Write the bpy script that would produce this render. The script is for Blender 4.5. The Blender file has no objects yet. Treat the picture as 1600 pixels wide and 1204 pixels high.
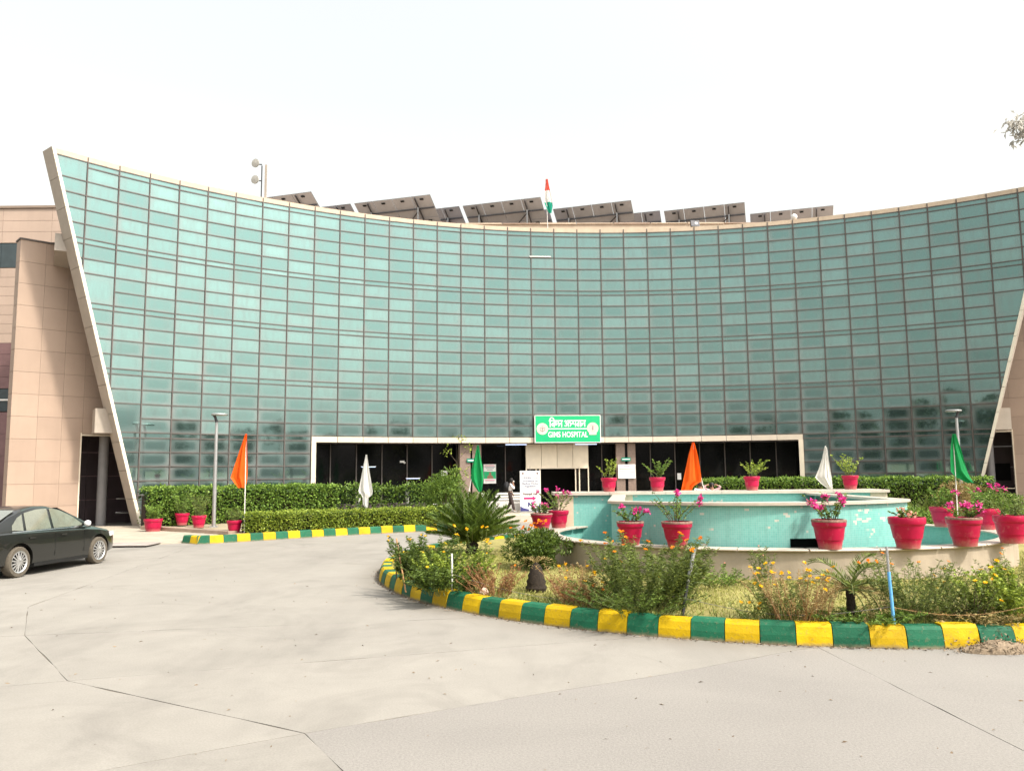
import bpy, bmesh, math, random
import numpy as np
from mathutils import Vector, Matrix, Euler
R_ = math.radians
rng = np.random.default_rng(7)
random.seed(7)
scene = bpy.context.scene
COL = scene.collection

# ------------------------------------------------------------------ camera
CAM_H, PITCH, ROLL, FPX = 2.1, 0.1078, -0.0097, 1249.2
cd = bpy.data.cameras.new('camera'); cam = bpy.data.objects.new('camera', cd); COL.objects.link(cam)
cd.sensor_width = 36.0; cd.lens = FPX / 1600 * 36.0; cd.clip_start = 0.1; cd.clip_end = 2000
cam.matrix_world = (Matrix.Translation((0, 0, CAM_H)) @ Matrix.Rotation(math.pi / 2 + PITCH, 4, 'X')
                    @ Matrix.Rotation(ROLL, 4, 'Z'))
scene.camera = cam
# ------------------------------------------------------------------ sky and sun
SUN_EL, SUN_AZ = R_(50), R_(124)      # azimuth clockwise from +Y (the way the camera looks): sun on the right
world = bpy.data.worlds.new('World'); scene.world = world; world.use_nodes = True
nt = world.node_tree; nt.nodes.clear()
wo = nt.nodes.new('ShaderNodeOutputWorld'); bg = nt.nodes.new('ShaderNodeBackground')
sky = nt.nodes.new('ShaderNodeTexSky'); sky.sky_type = 'NISHITA'; sky.sun_disc = False
sky.sun_elevation = SUN_EL; sky.sun_rotation = SUN_AZ
sky.air_density = 3.0; sky.dust_density = 5.0; sky.ozone_density = 1.0; sky.altitude = 0
hs = nt.nodes.new('ShaderNodeHueSaturation'); hs.inputs['Saturation'].default_value = 0.2
nt.links.new(sky.outputs[0], hs.inputs['Color']); nt.links.new(hs.outputs[0], bg.inputs[0])
bg.inputs[1].default_value = 0.15
nt.links.new(bg.outputs[0], wo.inputs[0])
sl = bpy.data.lights.new('sun', 'SUN'); sun = bpy.data.objects.new('sun', sl); COL.objects.link(sun)
sl.energy = 2.5; sl.angle = R_(4.5); sl.color = (1.0, 0.93, 0.82)
sdir = Vector((math.sin(SUN_AZ) * math.cos(SUN_EL), math.cos(SUN_AZ) * math.cos(SUN_EL), math.sin(SUN_EL)))
sun.rotation_euler = sdir.to_track_quat('Z', 'Y').to_euler(); sun.location = sdir * 80
vs = scene.view_settings
vs.view_transform = 'Standard'; vs.look = 'None'; vs.gamma = 1.0; vs.use_curve_mapping = False
vs.exposure = 1.02
scene.cycles.max_bounces = 6; scene.cycles.diffuse_bounces = 3; scene.cycles.glossy_bounces = 4
scene.cycles.transmission_bounces = 4; scene.cycles.transparent_max_bounces = 6
scene.cycles.caustics_reflective = False; scene.cycles.caustics_refractive = False

# ------------------------------------------------------------------ materials
def newmat(name):
    m = bpy.data.materials.new(name); m.use_nodes = True
    t = m.node_tree; b = t.nodes['Principled BSDF']
    return m, t, b
def N(t, kind, **kw):
    n = t.nodes.new(kind)
    for k, v in kw.items():
        if k.startswith('i_'):
            key = k[2:]
            n.inputs[int(key) if key.isdigit() else key.replace('_', ' ')].default_value = v
        else: setattr(n, k, v)
    return n
def c4(c): return (c[0], c[1], c[2], 1)
def ramp(t, fac, stops):
    r = t.nodes.new('ShaderNodeValToRGB')
    e = r.color_ramp.elements
    while len(e) < len(stops): e.new(0.5)
    for k, (p, c) in enumerate(stops): e[k].position = p; e[k].color = c4(c) if len(c) == 3 else c
    t.links.new(fac, r.inputs[0]); return r.outputs[0]
def mixc(t, fac, a, b, mode='MIX'):
    m = t.nodes.new('ShaderNodeMix'); m.data_type = 'RGBA'; m.blend_type = mode
    for s, v in ((0, fac), (6, a), (7, b)):
        if hasattr(v, 'links'): t.links.new(v, m.inputs[s])
        elif s == 0: m.inputs[0].default_value = v
        else: m.inputs[s].default_value = c4(v)
    return m.outputs[2]
def noise(t, scale, detail=4, rough=.55, vec=None, dist=0):
    n = N(t, 'ShaderNodeTexNoise'); n.inputs['Scale'].default_value = scale
    n.inputs['Detail'].default_value = detail; n.inputs['Roughness'].default_value = rough
    n.inputs['Distortion'].default_value = dist
    if vec is not None: t.links.new(vec, n.inputs['Vector'])
    return n.outputs[0]
def wpos(t, scale=None):
    g = t.nodes.new('ShaderNodeNewGeometry').outputs['Position']
    if scale:
        mp = t.nodes.new('ShaderNodeMapping'); mp.inputs['Scale'].default_value = scale
        t.links.new(g, mp.inputs['Vector']); return mp.outputs[0]
    return g
def bump(t, b, h, strength=.3, dist=.01):
    n = t.nodes.new('ShaderNodeBump'); n.inputs['Strength'].default_value = strength; n.inputs['Distance'].default_value = dist
    t.links.new(h, n.inputs['Height']); t.links.new(n.outputs[0], b.inputs['Normal'])
def mat(name, col, rough=.6, metal=0, var=.15, scale=3.0, fine=40., bmp=0, rand=0, spec=.3, coat=0, streak=0):
    """plain surface: base colour with soft blotches, fine speckle and per-object variation"""
    m, t, b = newmat(name)
    p = wpos(t)
    dark = tuple(c * (1 - var) for c in col); light = tuple(min(1, c * (1 + var)) for c in col)
    n1 = noise(t, scale, 5, .6, p)
    c = ramp(t, n1, [(.3, dark), (.7, light)])
    n2 = noise(t, fine, 2, .5, p)
    c = mixc(t, .35 * min(1, var * 3), c, ramp(t, n2, [(.3, dark), (.7, light)]))
    if streak:
        n3 = noise(t, 1.0, 4, .6, wpos(t, (3, 3, .25)))
        c = mixc(t, ramp(t, n3, [(.5, (0, 0, 0)), (.75, (streak,) * 3)]), c, tuple(x * .55 for x in col))
    if rand:
        oi = t.nodes.new('ShaderNodeObjectInfo')
        mr = N(t, 'ShaderNodeMapRange'); mr.inputs[3].default_value = 1 - rand; mr.inputs[4].default_value = 1 + rand * .6
        t.links.new(oi.outputs['Random'], mr.inputs[0])
        hv = t.nodes.new('ShaderNodeHueSaturation'); t.links.new(mr.outputs[0], hv.inputs['Value']); t.links.new(c, hv.inputs['Color']); c = hv.outputs[0]
    t.links.new(c, b.inputs['Base Color'])
    b.inputs['Roughness'].default_value = rough; b.inputs['Metallic'].default_value = metal
    b.inputs['Specular IOR Level'].default_value = spec
    if coat: b.inputs['Coat Weight'].default_value = coat; b.inputs['Coat Roughness'].default_value = .06
    if bmp: bump(t, b, n2, bmp)
    return m
def emit(name, col, s):
    m, t, b = newmat(name); b.inputs['Base Color'].default_value = c4(col)
    b.inputs['Emission Color'].default_value = c4(col); b.inputs['Emission Strength'].default_value = s
    return m
def leafmat(name, a, b_, trans=.3, rough=.5):
    """leaf faces: every leaf (island) takes its own tone between two greens, clumps vary slowly"""
    m, t, b = newmat(name)
    g = t.nodes.new('ShaderNodeNewGeometry')
    n1 = noise(t, 2.5, 3, .5, g.outputs['Position'])
    f = N(t, 'ShaderNodeMath', operation='MULTIPLY_ADD'); f.inputs[1].default_value = .65; 
    t.links.new(g.outputs['Random Per Island'], f.inputs[0])
    h = N(t, 'ShaderNodeMath', operation='MULTIPLY'); h.inputs[1].default_value = .45
    t.links.new(n1, h.inputs[0]); t.links.new(h.outputs[0], f.inputs[2])
    c = ramp(t, f.outputs[0], [(.1, a), (.9, b_)])
    t.links.new(c, b.inputs['Base Color']); b.inputs['Roughness'].default_value = rough
    b.inputs['Specular IOR Level'].default_value = .3
    tr = t.nodes.new('ShaderNodeBsdfTranslucent'); t.links.new(c, tr.inputs['Color'])
    mx = t.nodes.new('ShaderNodeMixShader'); mx.inputs[0].default_value = trans
    t.links.new(b.outputs[0], mx.inputs[1]); t.links.new(tr.outputs[0], mx.inputs[2])
    t.links.new(mx.outputs[0], t.nodes['Material Output'].inputs[0])
    return m

M = {}
def build_materials():
    # weathered concrete slabs
    m, t, b = newmat('road_concrete'); p = wpos(t)
    big = noise(t, .22, 4, .6, p, .6); mid = noise(t, 1.7, 5, .65, p); fine = noise(t, 55, 3, .6, p); sp = noise(t, 160, 2, .5, p)
    c = ramp(t, big, [(.32, (.205, .190, .168)), (.5, (.243, .226, .200)), (.68, (.272, .253, .222))])
    c = mixc(t, .45, c, ramp(t, mid, [(.3, (.195, .182, .161)), (.7, (.280, .260, .228))]))
    c = mixc(t, .18, c, ramp(t, fine, [(.35, (.2, .185, .165)), (.65, (.42, .39, .35))]))
    c = mixc(t, ramp(t, sp, [(.60, (0, 0, 0)), (.70, (.35,) * 3)]), c, (.22, .2, .17))
    # old stains, tyre grime and a band that darkens towards the kerb of the roundabout
    st = noise(t, .55, 6, .68, p, 1.2); tm = noise(t, 1.0, 4, .6, wpos(t, (.9, .16, 1)))
    c = mixc(t, ramp(t, st, [(.50, (0, 0, 0)), (.70, (.5,) * 3)]), c, (.165, .152, .135))
    c = mixc(t, ramp(t, tm, [(.52, (0, 0, 0)), (.72, (.42,) * 3)]), c, (.17, .157, .14))
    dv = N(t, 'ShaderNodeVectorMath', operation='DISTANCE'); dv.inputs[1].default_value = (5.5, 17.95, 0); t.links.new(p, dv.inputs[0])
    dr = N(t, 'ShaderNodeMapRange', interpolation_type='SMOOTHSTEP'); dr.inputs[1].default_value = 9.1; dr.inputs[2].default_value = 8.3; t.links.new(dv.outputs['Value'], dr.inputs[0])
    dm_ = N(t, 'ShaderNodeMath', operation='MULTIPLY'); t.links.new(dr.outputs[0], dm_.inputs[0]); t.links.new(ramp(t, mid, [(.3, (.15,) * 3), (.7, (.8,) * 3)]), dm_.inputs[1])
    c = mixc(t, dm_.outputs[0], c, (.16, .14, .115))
    oi = t.nodes.new('ShaderNodeObjectInfo'); hv = t.nodes.new('ShaderNodeHueSaturation')
    mr = N(t, 'ShaderNodeMapRange'); mr.inputs[3].default_value = .93; mr.inputs[4].default_value = 1.05
    t.links.new(oi.outputs['Random'], mr.inputs[0]); t.links.new(mr.outputs[0], hv.inputs['Value']); t.links.new(c, hv.inputs['Color'])
    t.links.new(hv.outputs[0], b.inputs['Base Color']); b.inputs['Roughness'].default_value = .85; b.inputs['Specular IOR Level'].default_value = .25
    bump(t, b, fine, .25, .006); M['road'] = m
    # coarser slab, aggregate worn bare; greyer tone also stands in for shade there
    m, t, b = newmat('worn_shaded_concrete'); p = wpos(t)
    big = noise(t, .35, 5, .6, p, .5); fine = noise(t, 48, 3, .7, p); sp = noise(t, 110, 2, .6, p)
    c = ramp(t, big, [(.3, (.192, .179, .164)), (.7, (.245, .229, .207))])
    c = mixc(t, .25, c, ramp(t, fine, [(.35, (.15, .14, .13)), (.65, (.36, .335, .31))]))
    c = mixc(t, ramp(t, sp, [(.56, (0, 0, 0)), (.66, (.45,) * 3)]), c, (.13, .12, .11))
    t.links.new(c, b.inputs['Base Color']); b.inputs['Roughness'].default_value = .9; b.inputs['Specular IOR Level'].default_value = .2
    bump(t, b, fine, .4, .01); M['road_worn_shaded'] = m
    M['dirt'] = mat('joint_dirt', (.15, .13, .105), .95, var=.3, scale=4)
    M['earth'] = mat('earth', (.30, .25, .17), .95, var=.3, scale=1.2, fine=20, bmp=.4)
    M['paving'] = mat('beige_paving', (.37, .32, .255), .75, var=.14, scale=1.5, bmp=.1, rand=.06)
    M['paving_grey'] = mat('grey_paving', (.33, .29, .26), .8, var=.16, scale=1.5, rand=.08)
    M['stone_brown'] = mat('brown_border_stone', (.34, .25, .19), .6, var=.15)
    # facade glass: green tinted mirror glass over a pale back, greyer and more matt towards the frame
    m, t, b = newmat('facade_glass')
    uv = t.nodes.new('ShaderNodeUVMap').outputs[0]
    sx = t.nodes.new('ShaderNodeSeparateXYZ'); t.links.new(uv, sx.inputs[0])
    def edge(o, lo):
        a = N(t, 'ShaderNodeMath', operation='SUBTRACT'); a.inputs[1].default_value = .5; t.links.new(o, a.inputs[0])
        a2 = N(t, 'ShaderNodeMath', operation='ABSOLUTE'); t.links.new(a.outputs[0], a2.inputs[0])
        r = N(t, 'ShaderNodeMapRange', interpolation_type='SMOOTHSTEP'); r.inputs[1].default_value = lo; r.inputs[2].default_value = .5
        t.links.new(a2.outputs[0], r.inputs[0]); return r.outputs[0]
    def inv(o): s_ = N(t, 'ShaderNodeMath', operation='SUBTRACT'); s_.inputs[0].default_value = 1; t.links.new(o, s_.inputs[1]); return s_.outputs[0]
    pr_ = N(t, 'ShaderNodeMath', operation='MULTIPLY'); t.links.new(inv(edge(sx.outputs[0], .22)), pr_.inputs[0]); t.links.new(inv(edge(sx.outputs[1], .12)), pr_.inputs[1])
    mx = N(t, 'ShaderNodeMath', operation='SUBTRACT'); mx.inputs[0].default_value = 1; t.links.new(pr_.outputs[0], mx.inputs[1])
    oi = t.nodes.new('ShaderNodeObjectInfo')
    g = t.nodes.new('ShaderNodeNewGeometry')
    n1 = noise(t, .9, 3, .5, g.outputs['Position']); n2 = noise(t, 2.2, 4, .6, wpos(t, (2.5, 2.5, .5)))
    dm = N(t, 'ShaderNodeMath', operation='MULTIPLY'); t.links.new(mx.outputs[0], dm.inputs[0]); t.links.new(ramp(t, n1, [(.3, (.35,) * 3), (.7, (1,) * 3)]), dm.inputs[1])
    ra = N(t, 'ShaderNodeMath', operation='ADD'); t.links.new(g.outputs['Random Per Island'], ra.inputs[0]); t.links.new(oi.outputs['Random'], ra.inputs[1])
    rf = N(t, 'ShaderNodeMath', operation='FRACT'); t.links.new(ra.outputs[0], rf.inputs[0])
    tint = ramp(t, rf.outputs[0], [(0, (.138, .235, .223)), (.5, (.168, .272, .258)), (1, (.205, .318, .302))])
    tint = mixc(t, ramp(t, n2, [(.45, (0, 0, 0)), (.75, (.55,) * 3)]), tint, (.17, .215, .207))
    gl = t.nodes.new('ShaderNodeBsdfGlossy'); gl.inputs['Roughness'].default_value = .03; t.links.new(tint, gl.inputs['Color'])
    df = t.nodes.new('ShaderNodeBsdfDiffuse'); t.links.new(mixc(t, dm.outputs[0], (.155, .25, .24), (.25, .255, .25)), df.inputs['Color'])
    fac = N(t, 'ShaderNodeMath', operation='MULTIPLY_ADD'); fac.inputs[1].default_value = .46; fac.inputs[2].default_value = .14; t.links.new(dm.outputs[0], fac.inputs[0])
    ms = t.nodes.new('ShaderNodeMixShader'); t.links.new(fac.outputs[0], ms.inputs[0]); t.links.new(gl.outputs[0], ms.inputs[1]); t.links.new(df.outputs[0], ms.inputs[2])
    t.links.new(ms.outputs[0], t.nodes['Material Output'].inputs[0]); M['glass'] = m
    M['mullion'] = mat('mullion_bronze', (.095, .080, .073), .55, metal=0, var=.2)
    M['transom'] = mat('transom_bronze', (.095, .082, .075), .55, metal=0, var=.2)
    M['coping'] = mat('coping_cream', (.50, .40, .30), .5, var=.1, streak=.2)
    M['lintel'] = mat('lintel_cream', (.60, .515, .42), .5, var=.06, rand=.05)
    M['cream'] = mat('cream_panel', (.66, .58, .46), .5, var=.07, rand=.05)
    M['frame_alu'] = mat('frame_cladding', (.36, .31, .26), .45, var=.08, rand=.05)
    M['edge_alu'] = mat('frame_edge', (.74, .68, .56), .4, var=.06)
    M['clad'] = mat('pink_beige_cladding', (.355, .26, .20), .45, var=.06, scale=.8, rand=.06, streak=.12)
    M['clad_pale'] = mat('pale_beige_cladding', (.43, .325, .262), .45, var=.06, scale=.8, rand=.05, streak=.12)
    M['mauve'] = mat('mauve_cladding', (.20, .115, .115), .4, var=.12, rand=.08)
    M['mauve_dark'] = mat('dark_mauve_panel', (.075, .055, .06), .5, var=.15, rand=.06)
    M['joint'] = mat('cladding_joint', (.25, .19, .15), .8, var=.1)
    M['darkglass'] = mat('dark_glass', (.005, .0055, .006), .06, var=.2, spec=.22)
    M['wing_glass'] = mat('wing_window_glass', (.035, .05, .055), .08, var=.2, spec=.6)
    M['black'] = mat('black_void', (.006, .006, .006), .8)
    M['granite'] = mat('brown_granite', (.23, .17, .14), .35, var=.25, scale=12, fine=90)
    M['grey_col'] = mat('grey_column_paint', (.22, .21, .21), .5, var=.08)
    M['white'] = mat('white_paint', (.74, .72, .69), .45, var=.06)
    M['steel'] = mat('galvanised_steel', (.42, .42, .42), .4, metal=.7, var=.12)
    M['chrome'] = mat('bright_steel', (.7, .7, .7), .2, metal=1, var=.05)
    M['dark_metal'] = mat('dark_metal', (.05, .05, .055), .45, metal=.3)
    M['pv_back'] = mat('solar_backsheet', (.58, .60, .64), .6, var=.06, rand=.06)
    M['pv_front'] = mat('solar_cell', (.02, .03, .06), .15, var=.2)
    M['alu_dark'] = mat('panel_frame', (.10, .10, .11), .4, metal=.6)
    M['tube'] = emit('lit_tube', (.55, .68, 1.0), 1.1)
    M['sign_green'] = mat('sign_green', (.012, .42, .17), .35, var=.04, coat=.3)
    M['sign_white'] = mat('sign_white', (.85, .84, .82), .5, var=.03)
    M['emblem'] = mat('emblem_pink_white', (.62, .52, .48), .5, var=.06)
    M['ink'] = mat('emblem_ink', (.14, .09, .09), .6)
    M['navy'] = mat('navy_print', (.05, .05, .18), .5)
    M['ltblue'] = mat('pale_blue_print', (.62, .70, .82), .5, var=.05)
    M['crimson'] = mat('crimson_print', (.72, .02, .16), .5)
    M['grey_ink'] = mat('grey_print', (.24, .25, .33), .6)
    M['skin'] = mat('skin', (.32, .17, .11), .5, var=.08)
    M['hair'] = mat('black_hair', (.015, .012, .011), .5)
    M['hair_brown'] = mat('brown_hair', (.05, .025, .02), .5)
    M['shirt'] = mat('white_shirt', (.72, .68, .68), .8, var=.06)
    M['trouser'] = mat('brown_trousers', (.055, .038, .036), .8)
    M['pinkshirt'] = mat('mauve_shirt', (.42, .26, .27), .8)
    M['blackcloth'] = mat('black_cloth', (.02, .02, .022), .8)
    M['shoe'] = mat('white_shoe', (.6, .58, .55), .6)
    for n, c in (('orange', (.90, .13, .008)), ('white', (.78, .77, .74)), ('green', (.006, .25, .065)), ('ltgreen', (.008, .30, .085)), ('saffron', (.75, .10, .06)), ('teal', (.01, .30, .20))):
        m = mat('flag_' + n, c, .7, var=.08); M['f_' + n] = m
        t = m.node_tree; b = t.nodes['Principled BSDF']; tr = t.nodes.new('ShaderNodeBsdfTranslucent'); t.links.new(b.inputs['Base Color'].links[0].from_socket, tr.inputs['Color'])
        bump(t, b, noise(t, 9, 4, .6, wpos(t, (1, 1, .35))), .5, .03)
        mx = t.nodes.new('ShaderNodeMixShader'); mx.inputs[0].default_value = .35; t.links.new(b.outputs[0], mx.inputs[1]); t.links.new(tr.outputs[0], mx.inputs[2]); t.links.new(mx.outputs[0], t.nodes['Material Output'].inputs[0])
    M['pole_white'] = mat('flag_pole_white', (.68, .66, .63), .5)
    # painted kerb stones
    for n, c in (('yellow', (.58, .375, .004)), ('green', (.012, .115, .058))):
        m, t, b = newmat('kerb_' + n); p = wpos(t)
        n1 = noise(t, 3, 4, .6, p); n2 = noise(t, 26, 4, .65, p, .5); n3 = noise(t, 9, 5, .7, p)
        col = ramp(t, n1, [(.3, tuple(x * .78 for x in c)), (.7, tuple(min(1, x * 1.12) for x in c))])
        col = mixc(t, ramp(t, n2, [(.58, (0, 0, 0)), (.70, (.55,) * 3)]), col, (.17, .135, .08))
        sz = t.nodes.new('ShaderNodeSeparateXYZ'); t.links.new(p, sz.inputs[0])
        mr = N(t, 'ShaderNodeMapRange'); mr.inputs[1].default_value = .075; mr.inputs[2].default_value = .0
        t.links.new(sz.outputs[2], mr.inputs[0])
        mu = N(t, 'ShaderNodeMath', operation='MULTIPLY'); t.links.new(mr.outputs[0], mu.inputs[0]); t.links.new(n3, mu.inputs[1])
        col = mixc(t, ramp(t, mu.outputs[0], [(.18, (0, 0, 0)), (.5, (.8,) * 3)]), col, (.22, .17, .11))
        oi = t.nodes.new('ShaderNodeObjectInfo'); hv = t.nodes.new('ShaderNodeHueSaturation')
        mr2 = N(t, 'ShaderNodeMapRange'); mr2.inputs[3].default_value = .8; mr2.inputs[4].default_value = 1.1
        t.links.new(oi.outputs['Random'], mr2.inputs[0]); t.links.new(mr2.outputs[0], hv.inputs['Value']); t.links.new(col, hv.inputs['Color'])
        t.links.new(hv.outputs[0], b.inputs['Base Color']); b.inputs['Roughness'].default_value = .6; b.inputs['Specular IOR Level'].default_value = .2
        bump(t, b, n2, .5, .012); M['kerb_' + n] = m
    # turquoise mosaic, some tiles fallen off
    m, t, b = newmat('turquoise_mosaic')
    uv = t.nodes.new('ShaderNodeUVMap').outputs[0]
    br = N(t, 'ShaderNodeTexBrick', offset=0.0); br.inputs['Scale'].default_value = 1.0
    br.inputs['Brick Width'].default_value = .04; br.inputs['Row Height'].default_value = .04; br.inputs['Mortar Size'].default_value = .0025
    br.inputs['Color1'].default_value = (.12, .405, .36, 1); br.inputs['Color2'].default_value = (.16, .465, .415, 1); br.inputs['Mortar'].default_value = (.29, .46, .42, 1)
    t.links.new(uv, br.inputs['Vector'])
    n1 = noise(t, .8, 4, .6, uv); n2 = noise(t, 2.3, 5, .62, uv, .3); n4 = noise(t, .55, 2, .5, uv)
    c = mixc(t, ramp(t, n1, [(.35, (0, 0, 0)), (.75, (.45,) * 3)]), br.outputs[0], (.32, .51, .465))
    sn = N(t, 'ShaderNodeVectorMath', operation='SNAP'); sn.inputs[1].default_value = (.04, .04, .04); t.links.new(uv, sn.inputs[0])
    mp = t.nodes.new('ShaderNodeMapping'); mp.inputs['Scale'].default_value = (2.2, 5.0, 1); t.links.new(sn.outputs[0], mp.inputs[0])
    n3 = noise(t, 1.5, 6, .68, mp.outputs[0])
    mm = N(t, 'ShaderNodeMath', operation='MULTIPLY_ADD'); mm.inputs[1].default_value = .35; t.links.new(n4, mm.inputs[0]); t.links.new(n3, mm.inputs[2])
    hole = ramp(t, mm.outputs[0], [(.795, (0, 0, 0)), (.805, (.85,) * 3)])
    mp5 = t.nodes.new('ShaderNodeMapping'); mp5.inputs['Scale'].default_value = (7, .7, 1); t.links.new(uv, mp5.inputs[0])
    c = mixc(t, ramp(t, noise(t, 1.0, 5, .65, mp5.outputs[0]), [(.5, (0, 0, 0)), (.72, (.38,) * 3)]), c, (.13, .27, .235))
    c = mixc(t, hole, c, (.58, .52, .45))
    t.links.new(c, b.inputs['Base Color']); b.inputs['Roughness'].default_value = .3
    hm = N(t, 'ShaderNodeMath', operation='SUBTRACT'); hm.inputs[0].default_value = 1; t.links.new(br.outputs['Fac'], hm.inputs[1])
    bump(t, b, hm.outputs[0], .25, .004); M['mosaic'] = m
    M['basin_wall'] = mat('fountain_plaster', (.36, .30, .23), .75, var=.14, scale=2, bmp=.15, streak=.35)
    M['fount_beige'] = mat('fountain_pillar', (.58, .46, .34), .7, var=.12, bmp=.1)
    M['marble'] = mat('fountain_coping', (.47, .405, .34), .45, var=.12, rand=.05, streak=.1)
    M['pot'] = mat('pot_crimson', (.42, .006, .050), .42, var=.14, scale=6, fine=30)
    M['dish'] = mat('dish_grey', (.38, .37, .34), .6)
    M['pot_faded'] = mat('pot_faded_rim', (.24, .14, .11), .8, var=.5, scale=14)
    m = M['pot']; t = m.node_tree; b = t.nodes['Principled BSDF']; src = b.inputs['Base Color'].links[0].from_socket
    n = noise(t, 7, 5, .7, wpos(t)); t.links.new(mixc(t, ramp(t, n, [(.58, (0, 0, 0)), (.78, (.5,) * 3)]), src, (.50, .22, .20)), b.inputs['Base Color'])
    tc = t.nodes.new('ShaderNodeTexCoord'); sz2 = t.nodes.new('ShaderNodeSeparateXYZ'); t.links.new(tc.outputs['Object'], sz2.inputs[0])
    lo = N(t, 'ShaderNodeMapRange'); lo.inputs[1].default_value = .16; lo.inputs[2].default_value = 0; t.links.new(sz2.outputs[2], lo.inputs[0])
    mu2 = N(t, 'ShaderNodeMath', operation='MULTIPLY'); t.links.new(lo.outputs[0], mu2.inputs[0]); t.links.new(noise(t, 12, 5, .7, wpos(t)), mu2.inputs[1])
    src2 = b.inputs['Base Color'].links[0].from_socket; t.links.new(mixc(t, ramp(t, mu2.outputs[0], [(.1, (0, 0, 0)), (.6, (.75,) * 3)]), src2, (.33, .20, .15)), b.inputs['Base Color'])
    oi = t.nodes.new('ShaderNodeObjectInfo'); hv = t.nodes.new('ShaderNodeHueSaturation'); mr = N(t, 'ShaderNodeMapRange'); mr.inputs[3].default_value = .78; mr.inputs[4].default_value = 1.1
    t.links.new(oi.outputs['Random'], mr.inputs[0]); t.links.new(mr.outputs[0], hv.inputs['Value']); t.links.new(b.inputs['Base Color'].links[0].from_socket, hv.inputs['Color']); t.links.new(hv.outputs[0], b.inputs['Base Color'])
    M['soil'] = mat('soil', (.07, .05, .035), .95)
    M['bark'] = mat('bark', (.10, .075, .05), .9, var=.35, scale=14, bmp=.5)
    M['charred'] = mat('dark_trunk', (.03, .022, .016), .9, var=.5, scale=20, bmp=.6)
    M['stem'] = mat('green_stem', (.13, .16, .05), .7)
    M['drystem'] = mat('dry_stem', (.36, .20, .09), .85, var=.25, scale=10)
    M['leaf'] = leafmat('leaf_green', (.034, .088, .014), (.23, .34, .055))
    M['leaf_hedge'] = leafmat('leaf_hedge', (.045, .12, .018), (.30, .44, .08))
    M['leaf_bed'] = leafmat('leaf_bed', (.018, .045, .008), (.15, .215, .035))
    M['leaf_lime'] = leafmat('leaf_lime', (.085, .15, .018), (.42, .50, .075))
    M['leaf_shade'] = leafmat('leaf_shade', (.014, .036, .010), (.06, .115, .024))  # darker copy for inner hedge leaves, shade put into the colour
    M['leaf_cycad'] = leafmat('leaf_cycad', (.030, .065, .010), (.145, .215, .032), .2, .4)
    M['leaf_cosmos'] = leafmat('leaf_cosmos', (.035, .065, .014), (.22, .27, .055))
    M['leaf_dry'] = leafmat('leaf_dry', (.16, .10, .035), (.46, .36, .15))
    M['leaf_brown'] = leafmat('leaf_brown', (.12, .045, .02), (.34, .17, .07))
    M['leaf_tree'] = leafmat('leaf_tree', (.020, .04, .012), (.065, .10, .03), .2)
    M['leaf_glare'] = leafmat('leaf_glare', (.40, .38, .34), (.66, .63, .58), .5)  # leaves coloured pale to imitate glare against the bright sky
    M['grass'] = leafmat('lawn_grass', (.13, .15, .025), (.44, .43, .13), .3)
    M['lawn'] = mat('lawn_soil', (.25, .22, .075), .95, var=.3, scale=2.5, fine=30, bmp=.4)
    for n, a, b_ in (('yellow', (.72, .36, .004), (.90, .55, .01)), ('orange', (.80, .16, .003), (.90, .34, .006)), ('pink', (.52, .02, .17), (.82, .07, .36)), ('peach', (.68, .26, .20), (.88, .45, .36))):
        M['p_' + n] = leafmat('petal_' + n, a, b_, .3)
    M['paint_car'] = mat('car_paint', (.014, .0145, .0125), .28, metal=.2, var=.1, scale=1.5, coat=.8)
    M['carglass'] = mat('car_window', (.15, .155, .115), .03, var=.3, scale=1.5, spec=.9, coat=1)
    M['tyre'] = mat('dusty_tyre', (.10, .085, .065), .9, var=.2, scale=10)
    M['rim'] = mat('alloy_rim', (.62, .62, .62), .25, metal=.85, var=.05)
    M['rubber'] = mat('black_trim', (.012, .012, .012), .5)
    M['lamp_white'] = mat('lamp_lens', (.75, .75, .75), .15, var=.03)
    M['amber'] = mat('tail_lens', (.35, .05, .03), .2)
    M['blue_pipe'] = mat('blue_pipe', (.14, .42, .78), .5, var=.12)
    M['stone'] = mat('pink_stone', (.52, .37, .29), .85, var=.15, scale=10)
    M['litter'] = mat('dry_litter', (.23, .175, .12), .95, var=.4, scale=30)
    M['wire'] = mat('wire', (.18, .16, .14), .6)
build_materials()

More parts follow.
